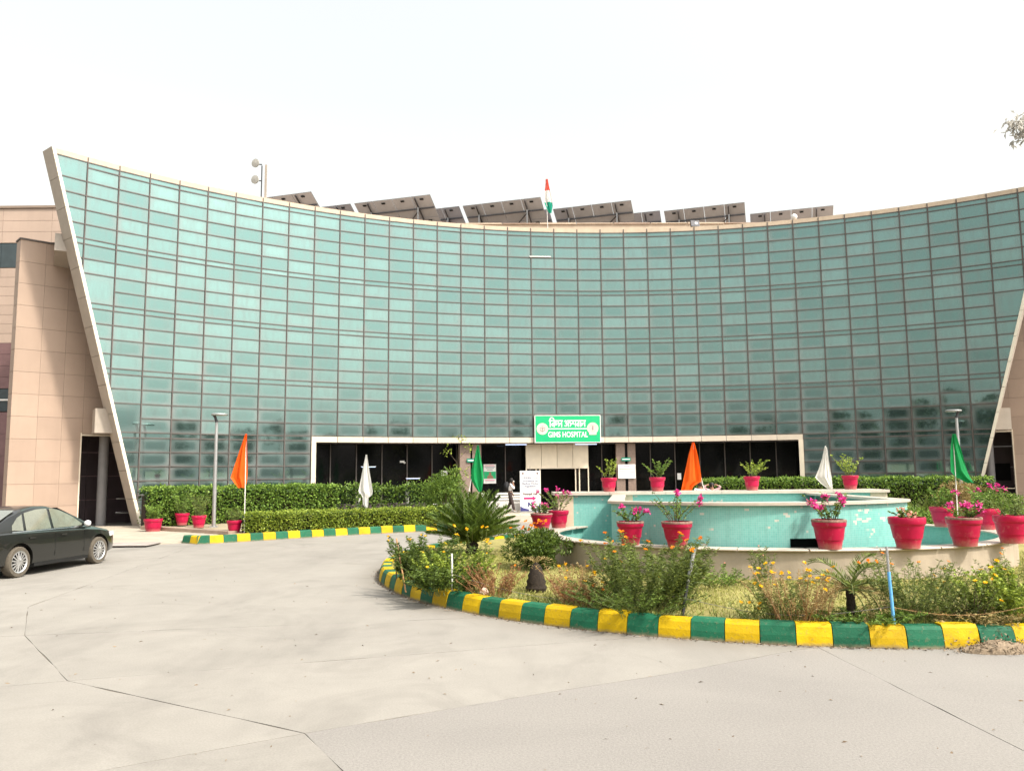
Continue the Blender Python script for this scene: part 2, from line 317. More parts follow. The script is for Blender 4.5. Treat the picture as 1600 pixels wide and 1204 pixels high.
# ------------------------------------------------------------------ mesh helpers
class MB:
    """collects shapes into one mesh"""
    def __init__(s): s.v = []; s.f = []; s.m = []; s.uv = {}; s.cur = 0; s.T = Matrix.Identity(4)
    def add(s, vs, fs):
        o = len(s.v)
        s.v += [tuple(s.T @ Vector(p)) for p in vs]
        for f in fs: s.f.append(tuple(i + o for i in f)); s.m.append(s.cur)
        return s
    def box(s, c, d, rz=0, tilt=None):
        hx, hy, hz = d[0] / 2, d[1] / 2, d[2] / 2
        P = [Vector((sx * hx, sy * hy, sz * hz)) for sz in (-1, 1) for sy in (-1, 1) for sx in (-1, 1)]
        m = Matrix.Rotation(rz, 3, 'Z')
        if tilt is not None: m = m @ tilt
        P = [m @ p + Vector(c) for p in P]
        return s.add(P, [(0, 2, 3, 1), (4, 5, 7, 6), (0, 1, 5, 4), (2, 6, 7, 3), (0, 4, 6, 2), (1, 3, 7, 5)])
    def bar(s, a, b, w, h=None):
        a = Vector(a); b = Vector(b); d = b - a; L = d.length; h = h or w
        q = d.to_track_quat('Z', 'Y').to_matrix(); c = (a + b) / 2
        P = [q @ Vector((sx * w / 2, sy * h / 2, sz * L / 2)) + c for sz in (-1, 1) for sy in (-1, 1) for sx in (-1, 1)]
        return s.add(P, [(0, 2, 3, 1), (4, 5, 7, 6), (0, 1, 5, 4), (2, 6, 7, 3), (0, 4, 6, 2), (1, 3, 7, 5)])
    def tube(s, pts, r, n=8, cap=True):
        pts = [Vector(p) for p in pts]; rs = r if isinstance(r, (list, tuple)) else [r] * len(pts)
        vs = []; fs = []
        for k, p in enumerate(pts):
            d = (pts[min(k + 1, len(pts) - 1)] - pts[max(k - 1, 0)])
            q = d.to_track_quat('Z', 'Y').to_matrix()
            for j in range(n):
                a = 2 * math.pi * j / n
                vs.append(p + q @ Vector((rs[k] * math.cos(a), rs[k] * math.sin(a), 0)))
        for k in range(len(pts) - 1):
            for j in range(n):
                fs.append((k * n + j, k * n + (j + 1) % n, (k + 1) * n + (j + 1) % n, (k + 1) * n + j))
        if cap: fs += [tuple(range(n))[::-1], tuple(range((len(pts) - 1) * n, len(pts) * n))]
        return s.add(vs, fs)
    def lathe(s, prof, n=24, c=(0, 0, 0)):
        vs = []; fs = []
        for (r, z) in prof:
            for j in range(n):
                a = 2 * math.pi * j / n
                vs.append((c[0] + r * math.cos(a), c[1] + r * math.sin(a), c[2] + z))
        for k in range(len(prof) - 1):
            for j in range(n):
                fs.append((k * n + j, k * n + (j + 1) % n, (k + 1) * n + (j + 1) % n, (k + 1) * n + j))
        return s.add(vs, fs)
    def prism(s, poly, z0, z1):
        n = len(poly)
        vs = [(x, y, z0) for x, y in poly] + [(x, y, z1) for x, y in poly]
        fs = [tuple(range(n))[::-1], tuple(range(n, 2 * n))] + [(i, (i + 1) % n, n + (i + 1) % n, n + i) for i in range(n)]
        return s.add(vs, fs)
    def mesh(s, name):
        me = bpy.data.meshes.new(name); me.from_pydata(s.v, [], s.f)
        return me
def link(o, parent=None):
    COL.objects.link(o)
    if parent is not None: o.parent = parent
    return o
def mkobj(name, me, mats, parent=None, smooth=False, mids=None):
    if not isinstance(mats, (list, tuple)): mats = [mats]
    if not me.materials:
        for m in mats: me.materials.append(M[m] if isinstance(m, str) else m)
        if mids and len(mats) > 1: me.polygons.foreach_set('material_index', mids)
    if smooth: me.polygons.foreach_set('use_smooth', [True] * len(me.polygons))
    o = bpy.data.objects.new(name, me); link(o, parent); return o
def obj(name, mb, mats, parent=None, smooth=False, sharp=None, loc=None):
    me = mb.mesh(name); o = mkobj(name, me, mats, parent, smooth, mb.m)
    if smooth and sharp: me.set_sharp_from_angle(angle=R_(sharp))
    if loc is not None: o.location = loc
    return o
def tag(o, label, cat, group=None):
    o['label'] = label; o['category'] = cat
    if group: o['group'] = group
    return o
def thing(name, label, cat, loc=(0, 0, 0), rz=0, group=None):
    o = bpy.data.objects.new(name, None); o.empty_display_size = .2; COL.objects.link(o)
    o.location = loc; o.rotation_euler = (0, 0, rz); return tag(o, label, cat, group)
def struct(o): o['kind'] = 'structure'; return o
def stuff(o): o['kind'] = 'stuff'; return o
def copy_tree(o, parent=None):
    c = o.copy(); COL.objects.link(c); c.parent = parent
    for ch in list(o.children): copy_tree(ch, c)
    return c
def npmesh(name, V, F):
    """fast mesh of equal-sided faces: V (n,3), F (m,k)"""
    V = np.asarray(V, dtype=np.float32); F = np.asarray(F, dtype=np.int32); me = bpy.data.meshes.new(name)
    me.vertices.add(len(V)); me.vertices.foreach_set('co', V.ravel())
    m, k = F.shape
    me.loops.add(m * k); me.loops.foreach_set('vertex_index', F.ravel())
    me.polygons.add(m); me.polygons.foreach_set('loop_start', np.arange(0, m * k, k, dtype=np.int32))
    me.update(calc_edges=True); return me
def leaf_arrays(P, D, L, W, curl=.25):
    """diamond leaves: base at P, pointing along D (unit), length L, width W (arrays or numbers)"""
    P = np.asarray(P, float); D = np.asarray(D, float); n = len(P)
    D = D / (np.linalg.norm(D, axis=1, keepdims=True) + 1e-9)
    up = rng.normal(size=(n, 3)) * .6 + [0, 0, 1]
    S = np.cross(D, up); S /= (np.linalg.norm(S, axis=1, keepdims=True) + 1e-9)
    U = np.cross(S, D)
    L = np.broadcast_to(np.asarray(L, float), (n,))[:, None]; W = np.broadcast_to(np.asarray(W, float), (n,))[:, None]
    a = P; tip = P + D * L - U * L * curl * .4; mid = P + D * L * .5 + U * L * .02
    l = mid + S * W / 2 + U * W * .18; r = mid - S * W / 2 + U * W * .18
    V = np.stack([a, l, tip, r], 1).reshape(-1, 3)
    F = np.arange(4 * n).reshape(n, 4)
    return V, F
def join_arrays(parts):
    V = []; F = []; o = 0
    for v, f in parts: V.append(v); F.append(f + o); o += len(v)
    return np.concatenate(V), np.concatenate(F)
def rand_dirs(n, up=.3):
    d = rng.normal(size=(n, 3)); d[:, 2] += up; return d / np.linalg.norm(d, axis=1, keepdims=True)
def leaf_obj(name, P, D, L, W, m, parent=None, curl=.25):
    V, F = leaf_arrays(P, D, L, W, curl); return mkobj(name, npmesh(name, V, F), m, parent)
def text_mesh(s, size, bold=0.0, font=None):
    cu = bpy.data.curves.new('t', 'FONT'); cu.body = s; cu.size = size; cu.align_x = 'CENTER'; cu.align_y = 'CENTER'; cu.offset = bold; cu.resolution_u = 3
    o = bpy.data.objects.new('t', cu); COL.objects.link(o)
    dg = bpy.context.evaluated_depsgraph_get(); me = bpy.data.meshes.new_from_object(o.evaluated_get(dg))
    COL.objects.unlink(o); bpy.data.objects.remove(o); return me
def skin_mesh(verts, edges, radii, sub=1, root=0):
    me = bpy.data.meshes.new('s'); me.from_pydata(verts, edges, []); o = bpy.data.objects.new('s', me); COL.objects.link(o)
    mo = o.modifiers.new('k', 'SKIN'); mo.use_smooth_shade = True
    sv = me.skin_vertices[0].data
    for i, r in enumerate(radii):
        sv[i].radius = (r, r) if not isinstance(r, tuple) else r; sv[i].use_root = (i == root)
    if sub: o.modifiers.new('s', 'SUBSURF').levels = sub
    dg = bpy.context.evaluated_depsgraph_get(); out = bpy.data.meshes.new_from_object(o.evaluated_get(dg))
    COL.objects.unlink(o); bpy.data.objects.remove(o); return out
# ================================================================== SETTING
def offset_poly(poly, d):
    n = len(poly); out = []
    A = sum(poly[i][0] * poly[(i + 1) % n][1] - poly[(i + 1) % n][0] * poly[i][1] for i in range(n))
    if A < 0: poly = poly[::-1]
    for i in range(n):
        p0, p1, p2 = Vector(poly[i - 1]), Vector(poly[i]), Vector(poly[(i + 1) % n])
        e1 = (p1 - p0).normalized(); e2 = (p2 - p1).normalized()
        n1 = Vector((-e1.y, e1.x)); n2 = Vector((-e2.y, e2.x))
        b = (n1 + n2); b = b / max(.4, b.dot(n1)) if b.length > 1e-6 else n1
        out.append(p1 + b * d)
    return out
def rough_poly(poly, step=.35, jit=.006):
    out = []
    n = len(poly)
    for i in range(n):
        a, b = Vector(poly[i]), Vector(poly[(i + 1) % n]); L = (b - a).length; k = max(1, min(60, int(L / step)))
        for j in range(k):
            q = a.lerp(b, j / k)
            if j: q = q + Vector((random.gauss(0, jit), random.gauss(0, jit)))
            out.append((q.x, q.y))
    return out
g = MB(); g.add([(-400, -400, -.06), (400, -400, -.06), (400, 400, -.06), (-400, 400, -.06)], [(0, 1, 2, 3)])
struct(obj('ground', g, 'earth'))
road = MB(); road.add([(-70, -45, -.007), (75, -45, -.007), (75, 60, -.007), (-70, 60, -.007)], [(0, 1, 2, 3)])
road = struct(obj('road', road, 'dirt'))
A_, B_, C_ = (-6.53, 10.95), (-4.63, 8.55), (-1.72, 6.79)
L4 = [(-.03, 7.75), (1.46, 8.52), (3.30, 9.64)]
SLABS = [
    [A_, B_, (-.03, 9.96), (4, 11.2), (4, 12.66), (-.68, 11.91)],
    [B_, C_] + L4 + [(5, 10.5), (4, 11.2), (-.03, 9.96)],
    [B_, (-14, 5.2), (-14, -1), (-9, 2.2), (-3.0, 5.99), C_],
    [C_, (-1.23, 5.95), (0, 3.8), (3.95, 3.8), (3.79, 6.22), (3.60, 9.75), L4[2], L4[1], L4[0]],
    [C_, (-3.0, 5.99), (-9, 2.2), (-14, -1), (-14, -20), (0, -20), (0, 3.8), (-1.23, 5.95)],
    [(3.60, 9.75), (3.79, 6.22), (3.95, 3.8), (22, 3.8), (22, 12), (5, 10.5), L4[2]],
    [(0, 3.8), (0, -20), (22, -20), (22, 3.8), (3.95, 3.8)],
    [A_, (-14, 9.7), (-14, 5.2), B_],
    [A_, (-.68, 11.91), (4, 12.66), (22, 15.5), (22, 32.5), (-9.4, 23.2), (-7.9, 13.3)],
    [A_, (-7.9, 13.3), (-9.4, 23.2), (-14, 22), (-14, 9.7)],
    [(-14, 9.7), (-14, 22), (-32, 17.5), (-32, 5.5), (-14, 5.2)],
    [(-14, 5.2), (-32, 5.5), (-32, -20), (-14, -20), (-14, -1)],
    [(-9.4, 23.2), (22, 32.5), (22, 37), (-32, 37), (-32, 17.5), (-14, 22)],
    [(22, 12), (22, 3.8), (50, 3.8), (50, 37), (22, 37), (22, 15.5), (5.2, 12.8), (5.2, 10.6)],
    [(22, 3.8), (22, -20), (50, -20), (50, 3.8)], ]
for si, s in enumerate(SLABS):
    q = rough_poly(offset_poly(s, .0045)); m = MB(); m.prism(q, -.0055, 0.0)
    bm = bmesh.new(); me = m.mesh('concrete_slab'); bm.from_mesh(me); bmesh.ops.triangulate(bm, faces=[f for f in bm.faces if len(f.verts) > 4]); bm.to_mesh(me); bm.free()
    mkobj('concrete_slab', me, 'road_worn_shaded' if si in (3, 5) else 'road', road)
# dry sticks, leaf bits and grit lying about on the road
n = 420; P = np.zeros((n, 3)); P[:, 0] = rng.uniform(-9, 7, n); P[:, 1] = 4.6 + rng.random(n) ** 1.6 * 14; P[:, 2] = .004
D = rng.normal(size=(n, 3)); D[:, 2] = .05
o = stuff(leaf_obj('road_litter', P, D, rng.uniform(.015, .06, n), rng.uniform(.006, .02, n), 'litter')); tag(o, 'dry leaf bits and grit scattered over the concrete road', 'litter')

# ------------------------------------------------------------------ hospital: curved glass front
CX, CY, RAD, TH0, BW = 5.793, 11.271, 30.488, -.1146, 1.25
def pol(i, r=RAD):
    th = TH0 + (i - 18) * BW / RAD; return Vector((CX + r * math.sin(th), CY + r * math.cos(th)))
ax = Vector((math.sin(TH0), math.cos(TH0))); bx = Vector((ax.y, -ax.x))
def LW(u, v, side=-1):      # facade-axis coordinates -> world; side +1 mirrors to the right wing
    return Vector((CX, CY)) + bx * (u if side < 0 else -u) + ax * v
BASE = Vector((pol(18).x, pol(18).y, 0))
hosp = thing('hospital_building', 'hospital with a tall concave green glass front and sloping ends', 'building', BASE)
def part(name, mb, mats, parent=None, **k):
    """building part given in world coordinates"""
    p = parent or hosp
    o = obj(name, mb, mats, p, **k)
    if p is hosp: o.location = -BASE
    return o
RH, SH = .589, .2193
z = 14.764; rows = [('s', z, z - SH)]; z -= SH
for blk in (5, 4, 4, 4):
    for k in range(blk): rows.append(('r', z, z - RH)); z -= RH
    rows.append(('s', z, z - SH)); z -= SH
for k in range(6): rows.append(('r', z, z - RH)); z -= RH
D4 = 14.764 - SH - 17 * RH - 3 * SH          # top of the entrance lintel
SLOPE = .2138
def left_idx(zz): return -1 + (14.71 - zz) * SLOPE
def clip_poly(poly, f):
    out = []
    for i in range(len(poly)):
        a, b = poly[i], poly[(i + 1) % len(poly)]; fa, fb = f(a), f(b)
        if fa >= 0: out.append(a)
        if (fa >= 0) != (fb >= 0):
            t = fa / (fa - fb); out.append((a[0] + t * (b[0] - a[0]), a[1] + t * (b[1] - a[1])))
    return out
merge = {(0, 9): 2, (1, 19): 2, (-1, 0): 2, (-2, 0): 2, (35, 9): 2, (34, 19): 2, (36, 0): 2, (37, 0): 2}
panes = []
for bay in range(-2, 38):
    skip = 0
    for ri, (kind, zt, zb) in enumerate(rows):
        if skip: skip -= 1; continue
        if (bay, ri) in merge: skip = merge[(bay, ri)] - 1; zb = rows[ri + skip][2]
        if 8 <= bay < 28 and zb < D4 - .05: continue
        zb = max(zb, .12)
        if zt - zb < .1: continue
        poly = [(bay + .026, zb + .024), (bay + .974, zb + .024), (bay + .974, zt - .024), (bay + .026, zt - .024)]
        full = poly
        poly = clip_poly(poly, lambda p: p[0] - left_idx(p[1]) - .06)
        poly = clip_poly(poly, lambda p: (36 - p[0]) - left_idx(p[1]) - .06)
        if len(poly) < 3: continue
        a = pol(bay); b = pol(bay + 1); mid = (a + b) / 2
        dist2 = mid.length_squared
        xs = [p[0] for p in poly]; zs = [p[1] for p in poly]
        area = (max(xs) - min(xs)) * (max(zs) - min(zs)) / dist2
        panes.append((area, bay, zt, zb, poly, len(poly) == 4 and poly == full))
panes.sort(key=lambda p: -p[0])
def pane_geo(poly, bay, zt, zb, cz):
    L = (pol(bay + 1) - pol(bay)).length
    pts = [((p[0] - bay - .5) * L, p[1] - cz) for p in poly]
    n = len(pts)
    vs = [(x, -.012, zz) for x, zz in pts] + [(x, .012, zz) for x, zz in pts]
    fs = [tuple(range(n))] + [((i + 1) % n, i, n + i, n + (i + 1) % n) for i in range(n)]
    uv = [(p[0] - bay, (p[1] - zb) / (zt - zb)) for p in poly]
    return vs, fs, uv * 2
def set_uv(me, uvs):
    l = me.uv_layers.new(name='UVMap'); idx = np.zeros(len(me.loops), dtype=np.int32); me.loops.foreach_get('vertex_index', idx)
    l.data.foreach_set('uv', np.asarray(uvs, dtype=np.float32)[idx].ravel())
shared = {}
restV, restF, restU = [], [], []
for k, (area, bay, zt, zb, poly, full) in enumerate(panes):
    mid = (pol(bay) + pol(bay + 1)) / 2; th = TH0 + (bay + .5 - 18) * BW / RAD; cz = (zt + zb) / 2
    rot = Euler((random.gauss(0, .005), 0, -th + random.gauss(0, .006)))
    vs, fs, uv = pane_geo(poly, bay, zt, zb, cz)
    if k < 300:
        key = round(zt - zb, 3) if full else None
        me = shared.get(key) if key else None
        if me is None:
            me = bpy.data.meshes.new('glass_pane'); me.from_pydata(vs, [], fs); set_uv(me, uv); me.materials.append(M['glass'])
            if key: shared[key] = me
        o = bpy.data.objects.new('glass_pane', me); link(o, hosp)
        o.location = Vector((mid.x, mid.y, cz)) - BASE; o.rotation_euler = rot
    else:
        m4 = Matrix.Translation((mid.x, mid.y, cz)) @ rot.to_matrix().to_4x4(); off = len(restV)
        restV += [tuple(m4 @ Vector(p)) for p in vs]; restF += [tuple(i + off for i in f) for f in fs]; restU += uv
me = bpy.data.meshes.new('glass_panes'); me.from_pydata(restV, [], restF); set_uv(me, restU)
o = stuff(mkobj('glass_panes', me, 'glass', hosp)); o.location = -BASE
# mullions and transoms
for i in range(-1, 38):
    segs = [(.1, 14.97)]
    if 8 < i < 28: segs = [(D4 - .02, 14.97)]
    j = i if i <= 18 else 36 - i
    zlim = 14.71 - (j + 1) / SLOPE                      # sloping end: mullion starts where the frame lets it
    if j <= 2: segs = [(max(.1, zlim + .2), 14.97)]
    if segs[0][0] > 14.6: continue
    m = MB(); th = TH0 + (i - 18) * BW / RAD; p = pol(i, RAD - .018)
    for z0, z1 in segs: m.box((p.x, p.y, (z0 + z1) / 2), (.045, .062, z1 - z0), -th)
    part('mullion', m, 'mullion')
zl = sorted({round(r[1], 4) for r in rows} | {round(rows[-1][2], 4)}, reverse=True)
for zz in zl:
    if zz < .1: continue
    m = MB()
    for bay in range(-2, 38):
        if bay == 28 and zz < D4 + .03 and m.v: part('transom', m, 'transom'); m = MB()
        if 8 <= bay < 28 and zz < D4 + .03: continue
        if any(bay == mb_[0] and rows[mb_[1]][2] - .01 < zz < rows[mb_[1]][2] + .01 for mb_ in merge): continue
        a0, a1 = max(bay, left_idx(zz) + .03), min(bay + 1, 36 - left_idx(zz) - .03)
        if a1 <= a0 + .02: continue
        a, b = pol(a0, RAD - .008), pol(a1, RAD - .008); c = (a + b) / 2; d = b - a
        m.box((c.x, c.y, zz), (d.length, .06, .046), math.atan2(d.y, d.x))
    if m.v: part('transom', m, 'transom')
m = MB(); a, b = pol(16.93, RAD - .05), pol(17.85, RAD - .05); m.bar((a.x, a.y, 13.42), (b.x, b.y, 13.44), .03, .05); part('loose_seal_strip', m, 'white')
# dark inner skin behind the glass so that nothing shows through the joints
m = MB()
for bay in range(-2, 38):
    zlow = D4 if 8 <= bay < 28 else .1
    poly = clip_poly([(bay, zlow), (bay + 1, zlow), (bay + 1, 14.8), (bay, 14.8)], lambda p: p[0] - left_idx(p[1]))
    poly = clip_poly(poly, lambda p: (36 - p[0]) - left_idx(p[1])) if len(poly) > 2 else poly
    if len(poly) < 3: continue
    a, b = pol(bay, RAD + .05), pol(bay + 1, RAD + .05); a2, b2 = pol(bay, RAD + .2), pol(bay + 1, RAD + .2)
    n = len(poly); f = [a.lerp(b, p[0] - bay) for p in poly]; f2 = [a2.lerp(b2, p[0] - bay) for p in poly]
    m.add([(f[q].x, f[q].y, poly[q][1]) for q in range(n)] + [(f2[q].x, f2[q].y, poly[q][1]) for q in range(n)], [tuple(range(n)), tuple(range(n, 2 * n))[::-1]])
part('backing_wall', m, 'joint')
# coping along the top: one piece per bay
for bay in range(-1, 37):
    a0, a1 = max(bay, -1.05), min(bay + 1, 37.05)
    m = MB(); a, b = pol(a0 + .006, RAD + .08), pol(a1 - .006, RAD + .08); c = (a + b) / 2; d = b - a
    m.box((c.x, c.y, 14.885), (d.length, .22, .225), math.atan2(d.y, d.x)); part('coping_panel', m, 'coping')
# sloping end frames, clad in pieces, with a bright front edge
for side in (-1, 1):
    n = 13
    for k in range(n):
        z0, z1 = -.0 + (15.02) * k / n + .008, 15.02 * (k + 1) / n - .008
        if k == 0: z0 = .02
        m = MB(); e = MB()
        def pt(zz, dr, r): 
            i = left_idx(zz) + dr; return pol(i if side < 0 else 36 - i, r)
        q = []
        for zz in (z0, z1):
            for dr, r in ((-.05, RAD - .02), (.05, RAD - .02), (.05, RAD + .80), (-.05, RAD + .80)):
                p = pt(zz, dr, r); q.append((p.x, p.y, zz))
        F8 = [(0, 3, 2, 1), (4, 5, 6, 7), (0, 1, 5, 4), (1, 2, 6, 5), (2, 3, 7, 6), (3, 0, 4, 7)]
        m.add(q, F8); part('end_frame_panel', m, 'frame_alu')
        q = []
        for zz in (z0, z1):
            for dr, r in ((-.045, RAD - .075), (.055, RAD - .075), (.055, RAD - .022), (-.045, RAD - .022)):
                p = pt(zz, dr, r); q.append((p.x, p.y, zz))
        e.add(q, F8); part('end_frame_edge', e, 'edge_alu')

# ------------------------------------------------------------------ wings: fin wall with doorway, mirrored left and right
def to_uv(x, y): r = Vector((x, y)) - Vector((CX, CY)); return r.dot(bx), r.dot(ax)
P0 = Vector((-20, 31.8)); DW = Vector((.72, .69)).normalized(); NW = Vector((-DW.y, DW.x))   # along the wall / backwards
def wp(t, d, side):
    p = P0 + DW * t + NW * d; u, v = to_uv(p.x, p.y); return LW(u, v, side)
def wbox(m, t0, t1, d0, d1, z0, z1, side):
    pts = [wp(t, d, side) for t, d in ((t0, d0), (t1, d0), (t1, d1), (t0, d1))]
    if side > 0: pts = pts[::-1]
    m.prism([(p.x, p.y) for p in pts], z0, z1)
FIN_H, DOOR_T, DOOR_Z = 11.75, 2.64, 3.85
for side in (-1, 1):
    core = MB()
    wbox(core, .03, DOOR_T - .02, .04, .62, 0, FIN_H - .03, side); wbox(core, DOOR_T - .02, 8, .04, .62, DOOR_Z + .02, FIN_H - .03, side)
    wbox(core, 5.3, 8, .04, .62, 0, DOOR_Z + .02, side)
    fin = part('wing_wall', core, 'joint')
    cols = [0, .95, 1.85, 2.64, 3.6, 4.6, 5.6, 6.6]
    nz = 13; hz = FIN_H / nz
    for k in range(nz):
        for c in range(len(cols) - 1):
            t0, t1 = cols[c], cols[c + 1]; z0, z1 = k * hz, (k + 1) * hz
            if t0 >= DOOR_T - .01 and z0 < DOOR_Z - .05 and t0 < 5.2:
                if z1 > DOOR_Z + .15: z0 = DOOR_Z
                else: continue
            m = MB(); wbox(m, t0 + .003, t1 - .003, 0, .05, z0 + .005, z1 - .005, side); part('cladding_panel', m, 'clad', fin)
        m = MB(); wbox(m, 0.0, .05, .055, .62, k * hz + .007, (k + 1) * hz - .007, side); part('cladding_panel', m, 'clad', fin)
    m = MB(); wbox(m, -.04, 8, -.04, .68, FIN_H, FIN_H + .06, side); part('wall_cap', m, 'mullion', fin)
    m = MB(); wbox(m, DOOR_T - .06, DOOR_T - .012, -.02, .66, 0, DOOR_Z + .06, side); wbox(m, DOOR_T - .012, 5.3, -.02, .66, DOOR_Z - .05, DOOR_Z - .003, side); part('door_reveal', m, 'cream', fin)
    # recess: back wall of dark mauve panels, side walls, ceiling
    rec = MB(); wbox(rec, 1.9, 2.6, .66, 2.6, 0, 4.2, side); wbox(rec, 5.3, 6, .66, 2.6, 0, 4.2, side); wbox(rec, 1.9, 6, .66, 2.6, 4.2, 4.4, side)
    part('porch_wall', rec, 'mauve_dark')
    for k in range(4):
        for c in range(3):
            m = MB(); wbox(m, 2.6 + c * .9 + .01, 2.6 + (c + 1) * .9 - .01, 2.2, 2.3, k * 1.05 + .01, (k + 1) * 1.05 - .01, side); part('porch_panel', m, 'mauve_dark')
    m = MB(); p = wp(3.62, .35, side); m.tube([(p.x, p.y, 0), (p.x, p.y, 3.84)], .2, 16); part('porch_column', m, 'grey_col', smooth=True, sharp=40)
    # brackets tying the end frame back to the wall
    i0 = left_idx(11.4) - .1; a = pol(i0 if side < 0 else 36 - i0, RAD + .82); b = wp(1.55, .1, side)
    m = MB(); m.bar((a.x, a.y, 11.5), (b.x, b.y, 11.2), .55, .75); part('bracket_beam', m, 'frame_alu')
    i0 = left_idx(4.2) - .1; a = pol(i0 if side < 0 else 36 - i0, RAD + .5); b = wp(3.35, -.6, side)
    m = MB(); m.bar((a.x, a.y, 4.35), (b.x, b.y, 4.35), 1.0, 1.0); part('bracket_beam', m, 'frame_alu')
    if side < 0:
        for zz in (.55, 1.15):
            a, b = wp(4.0, -.3, side), wp(5.2, -.5, side); m = MB(); m.tube([(a.x, a.y, zz), (b.x, b.y, zz)], .045, 8); part('porch_rail', m, 'chrome')
        # dark doors and a door handle inside the right-hand porch are out of view here
    else:
        for t0, t1, z0, z1 in ((2.75, 3.6, 1.45, 2.3), (3.72, 4.1, 1.3, 2.2)):
            m = MB(); wbox(m, t0, t1, 2.14, 2.19, z0, z1, side); part('porch_notice_board', m, 'black')
# rear block seen left of the glass front
def rear_row(z0, z1, mt, x0=-32, x1=-16.5, step=2.4, nm='cladding_panel', y=38.0):
    x = x0
    while x < x1 - .1:
        m = MB(); xe = min(x + step, x1); m.box(((x + xe) / 2, y, (z0 + z1) / 2), (xe - x - .014, .06, z1 - z0 - .014)); part(nm, m, mt, rear); x = xe
m = MB(); m.box((-24.2, 42.1, 7.6), (15.4, 8, 15.1)); m.box((-24.2, 42.05, 15.22), (15.6, 8.3, .12)); rear = part('rear_block', m, 'joint')
zz = 15.15
for h, mt in ((.62, 'clad_pale'), (.55, 'clad_pale'), (.55, 'clad_pale')): rear_row(zz - h, zz, mt); zz -= h
rear_row(12.2, 13.4, 'wing_glass', nm='window')
zz = 12.18
for k in range(8): rear_row(zz - .46, zz, 'clad_pale'); zz -= .46
for k in range(4): rear_row(zz - .55, zz, 'mauve'); zz -= .55
rear_row(5.2, zz - .02, 'wing_glass', nm='window'); zz = 5.17
m = MB(); m.box((-24.2, 37.93, 5.75), (15.3, .06, .08)); part('window_bar', m, 'white', rear)
for k in range(5): rear_row(zz - 1.03, zz, 'mauve'); zz -= 1.03
# main roof behind the glass: slab, straight parapet, upstand pieces
m = MB()
arc = [pol(i, RAD + .3) for i in range(-1, 38)]
m.prism([(p.x, p.y) for p in arc] + [(34, 70), (-30, 70)], 14.5, 14.72); part('roof_slab', m, 'joint')
pa, pb = Vector((-9.5, 47.0)), Vector((17.5, 47.6))
m = MB(); c = (pa + pb) / 2; d = pb - pa; m.box((c.x, c.y, 16.0), (d.length, .3, 2.0), math.atan2(d.y, d.x)); par = part('parapet', m, 'coping')
k = 0
while k < 12:
    a, b = pa.lerp(pb, k / 12 + .001), pa.lerp(pb, (k + 1) / 12 - .001); c = (a + b) / 2
    m = MB(); m.box((c.x, c.y - .02, 17.02), ((b - a).length, .42, .06 + .03 * (k % 2)), math.atan2(d.y, d.x)); part('parapet_cap', m, 'stone_brown' if k % 3 == 1 else 'coping', par); k += 1
# ------------------------------------------------------------------ entrance recess
LB = D4 - .27
for bay in range(8, 28):
    m = MB(); a, b = pol(bay + .011, RAD - .03), pol(bay + .989, RAD - .03); c = (a + b) / 2; dd = b - a
    m.box((c.x, c.y, D4 - .15), (dd.length, .1, .27), math.atan2(dd.y, dd.x)); part('lintel_panel', m, 'lintel')
for i in (8, 28):
    m = MB(); th = TH0 + (i - 18) * BW / RAD
    s = .09 if i == 8 else -.09
    p = pol(i + s, RAD - .02); m.box((p.x, p.y, LB / 2 + .0), (.22, .14, LB - .03), -th); part('entrance_jamb', m, 'cream')
    m = MB(); p = pol(i + s * .6, RAD + .75); m.box((p.x, p.y, LB / 2), (.12, 1.36, LB - .04), -th); part('recess_side_wall', m, 'mauve_dark')
m = MB()
for bay in range(8, 28):
    q = [pol(bay, RAD + .03), pol(bay + 1, RAD + .03), pol(bay + 1, RAD + 1.5), pol(bay, RAD + 1.5)]
    m.prism([(p.x, p.y) for p in q][::-1], LB - .04, LB + .06)
part('soffit', m, 'mauve_dark')
def arcbox(i0, i1, r, th, z0, z1, mt, nm, parent=None):
    m = MB(); a, b = pol(i0, r), pol(i1, r); c = (a + b) / 2; d = b - a
    m.box((c.x, c.y, (z0 + z1) / 2), (d.length, th, z1 - z0), math.atan2(d.y, d.x)); return part(nm, m, mt, parent)
for bay in range(8, 28):
    if bay in (17, 18): continue
    arcbox(bay + .01, bay + .99, RAD + 1.25, .03, .62, LB - .05, 'darkglass', 'entrance_glass_pane')
    arcbox(bay + .005, bay + .995, RAD + 1.22, .12, .09, .6, 'mauve_dark' if bay < 13 else 'white', 'base_panel')
    arcbox(bay - .02, bay + .02, RAD + 1.2, .08, .6, LB - .05, 'mullion', 'entrance_mullion')
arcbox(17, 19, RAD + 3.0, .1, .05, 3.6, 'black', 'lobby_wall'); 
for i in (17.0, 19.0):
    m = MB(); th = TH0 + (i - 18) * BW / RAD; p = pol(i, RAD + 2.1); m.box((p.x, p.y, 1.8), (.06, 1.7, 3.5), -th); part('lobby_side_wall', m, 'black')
for i0, i1 in ((13.98, 14.42), (14.5, 14.86), (20.5, 20.86), (20.98, 21.3)): arcbox(i0, i1, RAD + .45, .35, .08, LB - .05, 'granite', 'granite_column')
for i0, i1 in ((14.42, 14.5), (20.86, 20.98)): arcbox(i0, i1, RAD + .5, .2, .08, LB - .05, 'black', 'column_gap')
for k in range(4): arcbox(16.75 + k * .655 + .008, 16.75 + (k + 1) * .655 - .008, RAD + .55, .12, 2.32, LB - .06, 'cream', 'door_fascia_panel')
for i in (16.77, 17.18, 17.34, 18.82, 18.98, 19.35): arcbox(i - .022, i + .022, RAD + .52, .07, .08, 2.32, 'cream', 'door_post')
